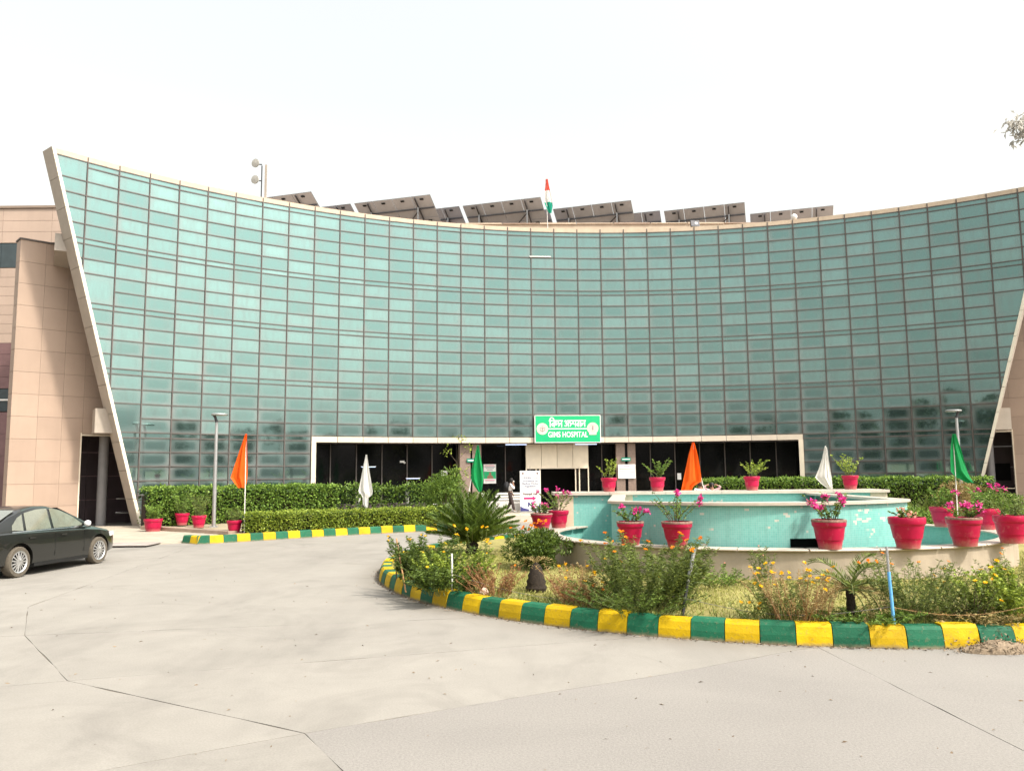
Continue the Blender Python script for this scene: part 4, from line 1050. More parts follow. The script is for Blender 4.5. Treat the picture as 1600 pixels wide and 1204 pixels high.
flower_clump('low lime shrub beside the white stake', (-.95, 13.5, G_), .95, .62, 60, 'leaf_lime', 'p_yellow', 3, .03, L=.055, Wd=.03, nleaf=70)
flower_clump('dark green weeds along the left kerb', (-1.1, 13.05, G_), .95, .45, 60, 'leaf_bed', 'p_yellow', 1, .03, L=.07, Wd=.026, nleaf=60)
flower_clump('tall yellow daisies in front of the cycad', (-.62, 13.5, G_), .5, .98, 12, 'leaf_cosmos', 'p_yellow', 9, .038, nleaf=40, Wd=.014)
flower_clump('withered red brown weeds left of the stump', (-.30, 12.65, G_), .75, .46, 50, 'leaf_brown', 'p_orange', 1, .025, L=.05, Wd=.012, stem='drystem')
flower_clump('yellow daisies in dry straw right of the stump', (1.05, 12.1, G_), .9, .58, 50, 'leaf_dry', 'p_yellow', 12, .033, stem='drystem', nleaf=36)
flower_clump('brown withered stalks at the front kerb', (.95, 11.75, G_), .7, .36, 44, 'leaf_brown', 'p_orange', 3, .028, stem='drystem', nleaf=34)
flower_clump('big feathery green cosmos bush with orange blooms', (1.95, 11.45, G_), 1.2, .97, 130, 'leaf_cosmos', 'p_orange', 18, .038, L=.075, Wd=.017, nleaf=85)
flower_clump('straw coloured undergrowth at the foot of the cosmos bush', (1.65, 11.1, G_), 1.3, .42, 80, 'leaf_bed', 'p_yellow', 5, .03, Wd=.016, nleaf=50)
flower_clump('sparse green shoots against the fountain wall', (4.15, 13.5, G_), .35, .62, 16, 'leaf_cosmos', 'p_peach', 2, .02, L=.055, Wd=.02, nleaf=36)
flower_clump('small plants at the foot of the fountain wall', (3.3, 13.55, G_), .9, .3, 40, 'leaf', 'p_peach', 2, .02, Wd=.02, nleaf=26)
flower_clump('golden daisies and hay left of the young palm', (3.6, 10.35, G_), .85, .66, 62, 'leaf_dry', 'p_yellow', 20, .035, stem='drystem', nleaf=40)
flower_clump('green stems under the golden daisies', (3.4, 10.45, G_), .6, .55, 36, 'leaf_cosmos', 'p_yellow', 8, .033, nleaf=50)
flower_clump('lone marigolds on the open lawn', (2.95, 10.3, G_), .3, .25, 10, 'leaf_cosmos', 'p_yellow', 5, .032, nleaf=24)
flower_clump('loose cosmos clump right of the blue pipe', (5.0, 10.3, G_), .95, .75, 85, 'leaf_cosmos', 'p_orange', 8, .03, nleaf=60)
flower_clump('spindly shrub with pale stems near the right edge', (5.6, 10.25, G_), .7, .55, 40, 'leaf_cosmos', 'p_yellow', 7, .032, L=.05, Wd=.02, nleaf=40, stem='bark')
flower_clump('rounded lime shrub with golden blooms at the right edge', (6.2, 10.25, G_), .85, .66, 60, 'leaf_lime', 'p_yellow', 8, .04, L=.055, Wd=.032, nleaf=70)
flower_clump('tall weeds behind the lime shrub at the right edge', (6.75, 10.9, G_), .9, .75, 40, 'leaf_cosmos', 'p_orange', 4, .03, nleaf=50)
flower_clump('green tufts along the kerb near the blue pipe', (4.3, 10.25, G_), 1.0, .2, 60, 'leaf', 'p_yellow', 0, .03, Wd=.016, nleaf=34)
flower_clump('dry tufts along the kerb at the right', (5.6, 10.2, G_), 1.0, .2, 60, 'leaf_dry', 'p_yellow', 0, .03, Wd=.014, nleaf=34)
bush('shrub', 'dense round marigold shrub with orange blooms left of the fountain', (.45, 16.3, LAWN), 1.15, .85, 5200, .09, .03, 'leaf_bed')
V, F = flower_heads([Vector((random.gauss(.15, .22), random.gauss(-.1, .2), random.uniform(.75, .95))) for k in range(16)], .045); o = mkobj('flowers', npmesh('flowers', V, F), 'p_orange', [x for x in COL.objects if x.get('label', '').startswith('dense round marigold')][0]); stuff(o)
bush('shrub', 'flowering bush with peach and pink blooms behind the right rim pots', (10.6, 21.3, .1), 1.7, 1.15, 3600, .09, .04, 'leaf')
for q in ((-.5, -.5, .95), (-.2, -.6, .85), (.5, -.4, 1.1)): V, F = cluster_flowers([q], 16, .06, .07, .05); mkobj('flower_cluster', npmesh('flower_cluster', V, F), 'p_peach', [x for x in COL.objects if x.get('label', '').startswith('flowering bush with peach')][0])
bush('shrub', 'yellowish bush beside the right lamp post', (17.6, 31.5, .1), 2.0, 1.5, 3600, .11, .04, 'leaf_dry')
bush('shrub', 'green bush under the porch wall at the right edge', (16.2, 27.0, .1), 2.0, 1.25, 3600, .10, .05, 'leaf')
# stakes, pipe and wire
def rod(name, label, pts, r, m, cat='stake', extra=None):
    b = Vector(pts[0]); t = thing(name, label, cat, b)
    q = MB(); q.tube([Vector(p) - b for p in pts], r, 8); obj('shaft', q, m, t, smooth=True, sharp=50)
    if extra: e = MB(); e.tube([Vector(p) - b for p in extra[0]], extra[1], 8); obj('upper_section', e, extra[2], t)
    return t
rod('stake', 'thin white stake standing in the left flower bed', [(-.98, 12.95, LAWN - .05), (-.985, 12.95, .82)], .016, 'pole_white')
rod('stake', 'leaning bamboo stick at the left tip of the roundabout', [(-1.78, 13.45, LAWN - .05), (-2.02, 14.0, .98)], .014, 'drystem')
rod('stake', 'short upright stick beside the leaning bamboo', [(-2.1, 14.6, LAWN - .05), (-2.12, 14.6, .85)], .012, 'bark')
rod('pipe_post', 'leaning grey pipe with a darker foot beside the cosmos bush', [(2.22, 10.85, LAWN - .05), (2.32, 10.9, .62)], .022, 'dark_metal', 'post', ([(2.32, 10.9, .62), (2.44, 10.95, 1.05)], .026, 'steel'))
rod('pipe_post', 'blue plastic pipe post with a bare grey top', [(4.56, 9.85, LAWN - .05), (4.53, 9.85, .86)], .020, 'blue_pipe', 'post', ([(4.53, 9.85, .86), (4.52, 9.85, 1.16)], .016, 'steel'))
def wire(label, a, b, sag, m='wire', r=.004):
    a, b = Vector(a), Vector(b); t = MB(); t.tube([a.lerp(b, k / 10) - a + Vector((0, 0, -sag * math.sin(math.pi * k / 10))) for k in range(11)], r, 5)
    o = obj('wire', t, m); o.location = a; return tag(o, label, 'wire')
wire('slack wire from the white stake to the grey pipe', (-.98, 12.95, .5), (2.25, 10.86, .45), .22)
wire('slack wire from the grey pipe to the blue pipe', (2.25, 10.86, .42), (4.55, 9.85, .45), .16)
wire('pale cord drooping between shrubs right of the blue pipe', (4.55, 9.85, .44), (6.3, 9.75, .5), .12, 'drystem', .003)
# stone and rubbish
bm = bmesh.new(); bmesh.ops.create_icosphere(bm, subdivisions=2, radius=.07)
for v in bm.verts: v.co *= random.uniform(.8, 1.15)
me = bpy.data.meshes.new('stone'); bm.to_mesh(me); bm.free(); o = mkobj('stone', me, 'stone'); o.location = (-.46, 12.62, LAWN + .06); o.scale = (1, .8, 1.2); tag(o, 'pinkish stone lying in the grass behind the kerb', 'stone')
n = 700; P = rng.normal(size=(n, 3)) * [.24, .1, .05]; P[:, 2] = np.abs(P[:, 2]) * (1.4 - np.abs(P[:, 0])) + .005
o = stuff(leaf_obj('debris_pile', P, rand_dirs(n, .2), rng.uniform(.02, .055, n), .02, 'litter')); o.location = (5.55, 9.45, 0); tag(o, 'heap of dry leaves and soil swept against the kerb', 'debris')
m = MB(); bmx = bmesh.new(); bmesh.ops.create_icosphere(bmx, subdivisions=3, radius=1)
for v in bmx.verts: v.co = Vector((v.co.x * .42, v.co.y * .16, max(0, v.co.z) * .10 * (1 + .5 * math.sin(v.co.x * 17) * math.cos(v.co.y * 23))))
me = bpy.data.meshes.new('debris_soil'); bmx.to_mesh(me); bmx.free(); so = mkobj('soil_heap', me, 'litter', o)
n = 1500; a = rng.uniform(math.pi * .98, math.pi * 1.75, n); r = RK + np.abs(rng.normal(size=n)) * .05
P = np.stack([RC.x + r * np.cos(a), RC.y + r * np.sin(a), np.full(n, .006)], 1); D = rng.normal(size=(n, 3)); D[:, 2] = .1
o = stuff(leaf_obj('kerb_litter', P, D, rng.uniform(.02, .06, n), .014, 'litter')); tag(o, 'line of dry litter gathered at the foot of the painted kerb', 'litter')

# ------------------------------------------------------------------ far kerb and forecourt, left
path = [Vector(p) for p in ((-10.35, 25.3), (-9.6, 24.75), (-8.18, 25.8), (-6.5, 27.2), (-4.55, 28.5), (-2.6, 29.5), (-.4, 30.3))]
fk = MB(); fk.tube([(p.x, p.y + .25, .02) for p in path[1:]], .05, 4); fk = struct(obj('forecourt_kerb', fk, 'joint'))
def resample(path, step):
    d = [0]
    for k in range(1, len(path)): d.append(d[-1] + (path[k] - path[k - 1]).length)
    out = []; s = 0
    while s <= d[-1]:
        k = max(j for j in range(len(d)) if d[j] <= s + 1e-6); k = min(k, len(path) - 2); out.append(path[k].lerp(path[k + 1], (s - d[k]) / (d[k + 1] - d[k]))); s += step
    return out
rs = resample(path, .42)
for k in range(len(rs) - 1):
    a, b = rs[k], rs[k + 1]; d = (b - a).normalized(); nrm = Vector((-d.y, d.x)); m = MB()
    a = a + d * .004; b = b - d * .004; h = .24 + random.gauss(0, .006)
    vs = []
    for p in (a, b):
        for o_, zz in ((0, -.01), (.05, h - .03), (.08, h), (.25, h), (.25, -.01)): q = p + nrm * o_; vs.append((q.x, q.y, zz))
    m.add(vs, [(0, 5, 6, 1), (1, 6, 7, 2), (2, 7, 8, 3), (3, 8, 9, 4), (0, 1, 2, 3, 4), (9, 8, 7, 6, 5)]); obj('kerb_stone', m, 'kerb_green' if k % 2 == 0 else 'kerb_yellow', fk)
m = MB(); m.prism([(-9.9, 25.6), (-9.5, 25.1), (-8.1, 26.15), (-6.4, 27.5), (-4.5, 28.8), (-2.5, 29.8), (-.4, 30.6), (-.4, 31.4), (-3, 32.2), (-8, 32), (-9.6, 28.5)], -.005, .1); struct(obj('planting_bed', m, 'earth'))
m = MB(); m.prism([(-22, 24.4), (-13.8, 23.0), (-10.4, 25.2), (-9.9, 27.6), (-11.5, 30.0), (-14.3, 33.2), (-22, 33.6)], -.014, .05); pv = struct(obj('pavement', m, 'paving'))
for i in range(9):
    for j in range(5):
        x0 = -13.2 + j * .6 - i * .02; y0 = 23.9 + i * .6
        if x0 + .6 > -10.6 - (y0 > 28) * (y0 - 28) * .9: continue
        m = MB(); m.prism([(x0 + .008, y0 + .008), (x0 + .592, y0 + .008), (x0 + .592, y0 + .592), (x0 + .008, y0 + .592)], .05, .058); obj('paving_slab', m, 'paving_grey' if i < 2 else 'paving', pv)
m = MB(); m.bar((-14.2, 31.2, .11), (-9.7, 28.0, .09), .35, .16); struct(obj('border_kerb', m, 'stone_brown'))
m = MB(); m.prism([(-14.3, 31.4), (-9.7, 28.1), (-9.5, 29), (-9.6, 36), (-14.5, 34)], -.01, .1); struct(obj('hedge_bed', m, 'earth'))
m = MB(); m.prism([tuple(pol(i, RAD - 4.2)) for i in range(22, 36)] + [tuple(pol(i, RAD - .1)) for i in range(35, 21, -1)], -.01, .1); struct(obj('right_hedge_bed', m, 'earth'))
ring(8.2, 14.4, RAD - 6.8, RAD - .5, -.005, .11, 'soil', 'entrance_hedge_bed', st=True)
m = MB(); m.prism([(8, 22.8), (24, 24), (26, 33), (8, 33)], -.013, .045); struct(obj('right_pavement', m, 'paving'))
# ================================================================== SIGNS AND ENTRANCE THINGS
def flat_text(name, s, size, m, parent, loc, bold=0.0, squash=1.0):
    """lettering lying in the local XZ plane, facing -Y"""
    me = text_mesh(s, size, bold); o = mkobj(name, me, m, parent); o.location = loc; o.rotation_euler = (math.pi / 2, 0, 0); o.scale = (squash, 1, 1); return o
def plate(name, pts, y0, y1, m, parent, loc=(0, 0, 0)):
    """flat shape in local XZ with thickness from y0 (front) to y1"""
    n = len(pts); mb = MB(); mb.add([(x, y0, zz) for x, zz in pts] + [(x, y1, zz) for x, zz in pts], [tuple(range(n)), tuple(range(n, 2 * n))[::-1]] + [((i + 1) % n, i, n + i, n + (i + 1) % n) for i in range(n)])
    o = obj(name, mb, m, parent); o.location = loc; return o
def rect(x0, x1, z0, z1): return [(x0, z0), (x1, z0), (x1, z1), (x0, z1)]
def disc(cx, cz, r, n=28, a0=0): return [(cx + r * math.cos(a0 + 2 * math.pi * k / n), cz + r * math.sin(a0 + 2 * math.pi * k / n)) for k in range(n)]
def strokes(name, lines, w, y0, y1, m, parent, T):
    mb = MB()
    for l in lines:
        for k in range(len(l) - 1):
            a, b = Vector(T(l[k])), Vector(T(l[k + 1])); d = (b - a)
            if d.length < 1e-5: continue
            d.normalize(); nn = Vector((-d.y, d.x)) * w / 2; a = a - d * w * .35; b = b + d * w * .35
            yy = y0 - .0004 * (len(mb.f) % 7)
            q = [a - nn, b - nn, b + nn, a + nn]; mb.add([(p.x, yy, p.y) for p in q], [(0, 1, 2, 3)])
    o = obj(name, mb, m, parent); return o
a, b = pol(17.06, RAD - .2), pol(19.79, RAD - .2); c = (a + b) / 2; SW = (b - a).length; SH_ = 1.36
sg = thing('hospital_sign', 'bright green hospital name board with two round emblems over the door', 'sign', (c.x, c.y, 3.61), math.atan2((b - a).y, (b - a).x))
plate('board', rect(-SW / 2, SW / 2, 0, SH_), -.05, .10, 'sign_green', sg)
fr = .03
for nm, r_ in (('border', rect(-SW / 2, SW / 2, -fr, 0)), ('border', rect(-SW / 2, SW / 2, SH_, SH_ + fr)), ('border', rect(-SW / 2 - fr, -SW / 2, -fr, SH_ + fr)), ('border', rect(SW / 2, SW / 2 + fr, -fr, SH_ + fr))): plate(nm, r_, -.055, .10, 'sign_white', sg)
k = SW / 1430.0                                   # sign drawn on a 1430 x 575 grid
def sx_(x): return (x - 65) * k - SW / 2
def sz_(y): return SH_ - (y - 55) * SH_ / 575
flat_text('english_lettering', 'GIMS HOSPITAL', .40, 'sign_white', sg, (sx_(780), -.056, sz_(470)), .005, .74)
plate('divider', rect(sx_(345), sx_(1200), sz_(350), sz_(330)), -.056, -.05, 'sign_white', sg)
def dev(x0, y0, ux, uy): return lambda p: (sx_(x0 + p[0] * ux), sz_(y0 - p[1] * uy))
W1 = [[(.0, 1), (2.15, 1)], [(.15, 0), (.15, 1)], [(.15, 1), (.12, 1.2), (.22, 1.45), (.45, 1.5), (.68, 1.35), (.80, 1)],
      [(.80, 0), (.80, 1)], [(.80, .55), (.52, .55), (.42, .42), (.46, .2), (.62, .12), (.68, .25)], [(1.08, 1), (1.08, .28), (.98, .3), (1.0, .45), (1.3, .42)],
      [(1.45, 1), (1.45, .62), (1.52, .5), (1.72, .48), (1.5, .08)], [(1.6, .52), (2.0, .52)], [(2.0, 0), (2.0, 1)]]
strokes('hindi_lettering', W1, .05, -.056, -.05, 'sign_white', sg, dev(372, 295, 136, 132))
W2 = [[(.0, .9), (.14, 1.0), (.3, .9), (.28, .7), (.12, .58), (.3, .5), (.34, .25), (.2, .05), (.0, .14)], [(.2, .55), (.55, .55)], [(.58, 0), (.58, 1)], [(.45, 1), (3.25, 1)],
      [(.82, 1), (.82, .62), (.92, .5), (1.05, .48), (.86, .08)], [(1.0, .5), (1.25, .5)], [(1.3, 1), (1.3, .55), (1.4, .4), (1.68, .4)], [(1.68, 0), (1.68, 1)],
      [(2.15, 0), (2.15, 1)], [(2.15, .58), (1.96, .52), (1.88, .3), (2.02, .08)], [(2.42, 0), (2.42, 1)], [(3.12, 0), (3.12, 1)], [(2.62, .1), (2.56, .4), (2.66, .62), (2.8, .5), (2.8, .3), (2.82, .52), (2.95, .64), (3.12, .5)]]
strokes('hindi_lettering', W2, .05, -.056, -.05, 'sign_white', sg, dev(712, 290, 142, 128))
for cx_, cy_, nm in ((220, 340, 'state'), (1330, 330, 'institute')):
    X, Z = sx_(cx_), sz_(cy_); e = plate('emblem', disc(X, Z, .30), -.058, -.05, 'emblem', sg)
    if nm == 'state':
        strokes('emblem_drawing', [[(0, -.16), (0, .06)], [(-.14, .07), (-.06, .03), (0, .0), (.06, .03), (.14, .07)], [(-.13, -.02), (-.08, -.1), (-.02, -.13)], [(.13, -.02), (.08, -.1), (.02, -.13)], [(-.05, .12), (.05, .12)]], .022, -.061, -.058, 'ink', e, lambda p: (X + p[0], Z + p[1]))
    else:
        plate('emblem_scroll', rect(X - .19, X + .19, Z - .34, Z - .24), -.0585, -.05, 'emblem', e)
        strokes('emblem_drawing', [[(0, -.10), (0, .10)], [(-.05, .02), (.05, .05)], [(.05, -.03), (-.05, -.06)], [(-.03, .1), (.03, .1)]], .022, -.061, -.058, 'ink', e, lambda p: (X + p[0], Z + p[1]))
        strokes('emblem_ring', [[(.17 * math.cos(q * math.pi / 8), .17 * math.sin(q * math.pi / 8) + .01) for q in range(17)]], .012, -.0605, -.058, 'stone', e, lambda p: (X + p[0], Z + p[1]))
# lit tube lights
def tube_light(label, i0, i1, r, zz, th=.03):
    a, b = pol(i0, r), pol(i1, r); c = (a + b) / 2; t = thing('tube_light', label, 'tube light', (c.x, c.y, zz), math.atan2((b - a).y, (b - a).x), 'lit tube lights at the entrance')
    L = (b - a).length; m = MB(); m.tube([(-L / 2, 0, 0), (L / 2, 0, 0)], th / 2, 10); obj('tube', m, 'tube', t)
    h = MB(); h.box((0, 0, th * .5 + .015), (L + .06, .05, .026)); obj('holder', h, 'white', t)
tube_light('lit tube light under the lintel left of the name board', 15.86, 16.74, RAD + .12, LB - .10)
tube_light('lit tube light under the lintel below the name board', 18.78, 19.68, RAD + .12, LB - .10)
tube_light('lit tube light behind the white flag', 10.2, 10.74, RAD + 1.15, 2.42, .025)
tube_light('faint lit tube light low behind the conical shrub', 11.97, 12.5, RAD + 1.15, 1.82, .02)
def on_arc(name, label, cat, i, r, zz):
    p = pol(i, r); return thing(name, label, cat, (p.x, p.y, zz), -(TH0 + (i - 18) * BW / RAD))
# posters and notices
po = on_arc('poster', 'white poster with a green picture on the dark glass left of the door', 'poster', 15.36, RAD + 1.20, 1.52)
plate('sheet', rect(-.33, .33, 0, 1.0), -.02, .01, 'sign_white', po); plate('picture', rect(-.32, .32, .25, .62), -.024, -.02, 'sign_green', po)
plate('figure', [(-.14, .25), (.2, .25), (.16, .38), (.06, .44), (.08, .54), (.02, .6), (-.05, .55), (-.04, .45), (-.12, .4)], -.028, -.024, 'skin', po)
for zz, w, m_ in ((.93, .25, 'crimson'), (.86, .28, 'grey_ink'), (.79, .22, 'grey_ink'), (.71, .15, 'ink'), (.17, .26, 'crimson'), (.10, .25, 'grey_ink')): plate('printed_line', rect(-w, w, zz - .014, zz + .014), -.023, -.02, m_, po)
no = on_arc('notice', 'white notice with red and grey lines on the granite column', 'notice', 20.92, RAD + .22, 1.72)
plate('sheet', rect(-.45, .45, 0, .72), -.02, .01, 'sign_white', no)
for zz, w, m_ in ((.62, .16, 'crimson'), (.50, .40, 'f_green'), (.40, .38, 'crimson'), (.30, .40, 'crimson'), (.20, .36, 'grey_ink')): plate('printed_line', rect(-w, w, zz - .016, zz + .016), -.023, -.02, m_, no)
for i, lb in ((14.45, 'small green name plate on the left granite column'), (20.9, 'small green name plate on the right granite column')):
    t = on_arc('name_plate', lb, 'sign', i, RAD + .22, 2.62); plate('plate', rect(-.24, .24, 0, .18), -.02, .01, 'f_teal', t); plate('printed_line', rect(-.2, .2, .07, .11), -.023, -.02, 'sign_white', t)
t = on_arc('paper_notice', 'small white paper stuck on the dark glass right of the column', 'notice', 23.15, RAD + 1.2, 1.62); plate('sheet', rect(-.1, .1, 0, .34), -.02, .01, 'sign_white', t)
t = on_arc('paper_notice', 'small white paper on the dark glass behind the conical shrub', 'notice', 13.5, RAD + 1.2, 1.95); plate('sheet', rect(-.16, .16, 0, .25), -.02, .01, 'sign_white', t)
t = on_arc('security_camera', 'small white camera fixed to the dark glass left of the shrub', 'camera', 11.8, RAD + 1.18, 2.68); m = MB(); m.box((0, 0, 0), (.22, .1, .1)); m.lathe([(.001, -.08), (.05, -.07), (.06, 0)], 12, (.12, -.02, -.02)); obj('housing', m, 'white', t)
# standing banner
sb = thing('standing_banner', 'white pull up banner with a crimson arrow beside the door', 'banner', (.86, 40.2, .105))
plate('sheet', rect(-.51, .51, .05, 2.05), -.012, .006, 'sign_white', sb)
plate('print_field', [(-.5, .3), (-.36, .22), (-.1, .15), (.18, .16), (.38, .28), (.5, .48), (.5, .06), (-.5, .06)], -.016, -.012, 'navy', sb)
plate('print_tint', [(-.5, .32), (-.5, 1.4), (-.44, 1.4), (-.42, .7), (-.3, .33), (-.1, .24), (.15, .24), (-.1, .17), (-.36, .24)], -.0175, -.0165, 'ltblue', sb)
for s_, zz, sz, m_ in (('UDDEX - 131', 1.70, .135, 'grey_ink'), ('Workshop on', 1.55, .135, 'grey_ink'), ('Medical Device', 1.42, .135, 'grey_ink'), ('Regulation', 1.29, .135, 'grey_ink'), ('Patanjali Hall', .90, .14, 'ink'), ('GIMS', .10, .07, 'sign_white')): flat_text('lettering', s_, sz, m_, sb, (0, -.0185, zz), .006)
plate('arrow', [(-.33, .64), (.12, .64), (.12, .57), (.29, .69), (.12, .81), (.12, .74), (-.33, .74)], -.0185, -.0125, 'crimson', sb)
plate('rule', rect(-.37, .37, .98, .985), -.0185, -.012, 'crimson', sb); plate('rule', rect(-.37, .37, .53, .535), -.0185, -.012, 'crimson', sb)
plate('logo', [(-.12, .28), (-.12, .5), (-.06, .5), (.03, .38), (.03, .5), (.1, .5), (.1, .28), (.04, .28), (-.06, .4), (-.06, .28)], -.0185, -.0125, 'navy', sb)
for x in (-.36, .36): plate('crest', disc(x, 1.92, .05, 12), -.0185, -.0125, 'ink', sb)
m = MB(); m.box((0, .0, .03), (1.06, .12, .06)); obj('base', m, 'steel', sb); m = MB(); m.tube([(0, .03, .03), (0, .03, 2.3)], .012, 8); obj('pole', m, 'chrome', sb)
# benches
def bench(label, loc, rz, L):
    t = thing('bench', label, 'bench', loc, rz, 'white benches at the entrance')
    for k, (y, zz) in enumerate(((-.2, .44), (-.07, .44), (.06, .44))): m = MB(); m.box((0, y, zz), (L, .11, .03)); obj('seat_slat', m, 'white', t)
    for zz in (.62, .76, .90): m = MB(); m.box((0, .17, zz), (L, .03, .10)); obj('backrest_slat', m, 'white', t)
    for x in (-L / 2 + .12, L / 2 - .12):
        for y in (-.18, .12): m = MB(); m.box((x, y, .215), (.045, .045, .43)); obj('leg', m, 'steel', t)
        m = MB(); m.bar((x, .13, .43), (x, .19, .95), .035); obj('back_post', m, 'steel', t)
bench('white slatted bench behind the walking person', (-.15, 41.35, .105), .0, 1.5)
bench('white slatted bench under the poster', (-2.1, 41.0, .105), .08, 1.3)
# posts in front of the loose hedge
for k, (i, lb) in enumerate(((9.6, 'bare white post in the loose hedge nearest the cream jamb'), (11.55, 'bare white post in the loose hedge right of the white flag'))):
    p = pol(i, RAD - 1.2); o = tag(obj('hedge_post', MB().tube([(0, 0, 0), (0, 0, 1.2)], .09, 12), 'white', smooth=True, sharp=40), lb, 'post'); o.location = (p.x, p.y, .05)

# ================================================================== FLAGS
def flag(label, base, top, cloth, m, cloth_rows, pole_r=.016, name='flag', wave=.05, group='flags on white poles'):
    """cloth_rows: (z, left x, right x) in metres from the pole base, the cloth hanging in folds"""
    t = thing(name, label, 'flag', base, 0, group)
    p = MB(); p.tube([(0, 0, 0), (top[0] - base[0], top[1] - base[1], top[2] - base[2])], pole_r, 8); obj('pole', p, 'pole_white', t, smooth=True, sharp=50)
    rows_ = []
    for k in range(len(cloth_rows) - 1):
        for j in range(4): s = j / 4; rows_.append(tuple(cloth_rows[k][q] * (1 - s) + cloth_rows[k + 1][q] * s for q in range(3)))
    rows_.append(cloth_rows[-1]); n = 16; vs, fs = [], []
    ph = random.uniform(0, 6)
    for zz, xl, xr in rows_:
        for j in range(n + 1):
            s = j / n; w = xr - xl
            y = -.03 + wave * min(1, w * 2.2) * math.sin(s * 9 + ph + zz * .8) + .02 * math.sin(s * 21 + zz * 3)
            vs.append((xl + w * s, y, zz + .03 * math.sin(s * 7 + ph) * min(1, w)))
    for r in range(len(rows_) - 1):
        for j in range(n): a_ = r * (n + 1) + j; fs.append((a_, a_ + n + 1, a_ + n + 2, a_ + 1))
    mb = MB(); mb.add(vs, fs)
    if isinstance(m, list):
        mb.m = [min(len(m) - 1, int(r * len(m) / (len(rows_) - 1))) for r in range(len(rows_) - 1) for j in range(n)]
    o = obj('cloth', mb, m, t, smooth=True); return t
flag('orange flag on a white pole beside the left lamp post', (-9.3, 28.0, .1), (-9.32, 28.0, 3.45), 0, 'f_orange', [(3.42, -.04, .02), (2.9, -.22, .04), (2.3, -.40, .06), (1.92, -.50, .05), (1.72, -.36, .03), (1.55, -.22, -.02)])
flag('white flag hanging limp before the dark entrance glass', (-5.5, 30.2, .1), (-5.52, 30.2, 2.8), 0, 'f_white', [(2.70, -.03, .03), (2.3, -.12, .09), (1.8, -.20, .17), (1.35, -.29, .25), (1.22, -.18, .24), (1.1, -.13, .1), (.85, -.12, .09), (.74, -.03, .08)])
flag('light green flag on a leaning pole behind the cycad', (-1.95, 31.0, .1), (-1.34, 31.0, 3.15), 0, 'f_ltgreen', [(3.05, .58, .64), (2.6, .48, .72), (2.1, .36, .80), (1.75, .34, .82), (1.5, .45, .78), (1.25, .62, .75)])
flag('orange flag on a leaning pole behind the fountain', (6.45, 26.0, .05), (5.84, 26.0, 3.0), 0, 'f_orange', [(2.95, -.63, -.56), (2.5, -.76, -.46), (2.1, -.86, -.40), (1.7, -.96, -.36), (1.55, -1.0, -.62), (1.3, -1.06, -.76)])
flag('white flag on the pole behind the right end of the fountain wall', (10.28, 26.0, .05), (10.14, 26.0, 2.85), 0, 'f_white', [(2.76, -.17, -.11), (2.4, -.26, -.07), (2.05, -.40, -.02), (1.8, -.53, .01), (1.6, -.36, .02), (1.4, -.12, .02)])
flag('dark green flag on a white pole beside the right lamp post', (13.72, 25.0, .05), (13.76, 25.0, 3.12), 0, 'f_green', [(3.1, .0, .10), (2.7, -.07, .22), (2.3, -.12, .33), (1.95, -.15, .42), (1.75, .02, .5), (1.58, .35, .58)])
flag('saffron white and green striped flag on the roof', (2.15, 44.4, 14.72), (2.05, 44.4, 18.85), 0, ['f_saffron', 'f_white', 'f_teal'], [(4.08, -.1, .02), (3.7, -.13, .08), (3.3, -.18, .16), (2.9, -.26, .24), (2.5, -.14, .28), (2.05, .06, .2)], .02)

# ================================================================== LAMP POSTS
def lamp(label, loc, h, rz):
    t = thing('lamp_post', label, 'lamp post', loc, rz, 'lamp posts before the glass front')
    m = MB(); m.tube([(0, 0, 0), (0, 0, h * .45), (0, 0, h * .93)], [.075, .07, .055], 14); obj('pole', m, 'steel', t, smooth=True, sharp=50)
    m = MB(); m.box((0, 0, .02), (.3, .3, .04)); obj('base_plate', m, 'steel', t)
    m = MB(); m.tube([(0, 0, h * .93), (-.06, 0, h * .975), (-.10, 0, h * .992)], [.06, .05, .07], 10); obj('bracket', m, 'dark_metal', t)
    m = MB(); m.lathe([(.001, 0), (.30, .0), (.325, .02), (.32, .06), (.25, .085), (.001, .095)], 28, (.10, 0, h - .04)); obj('head', m, 'steel', t, smooth=True, sharp=40)
    m = MB(); m.lathe([(.001, -.006), (.27, -.006), (.27, -.001)], 24, (.10, 0, h - .04)); obj('lens', m, 'lamp_white', t)
lamp('lamp post with a round flat head before the left glass', (-11.55, 31.2, .1), 4.35, .3)
lamp('lamp post with a round flat head before the right glass', (18.9, 34.0, .1), 4.42, 2.8)

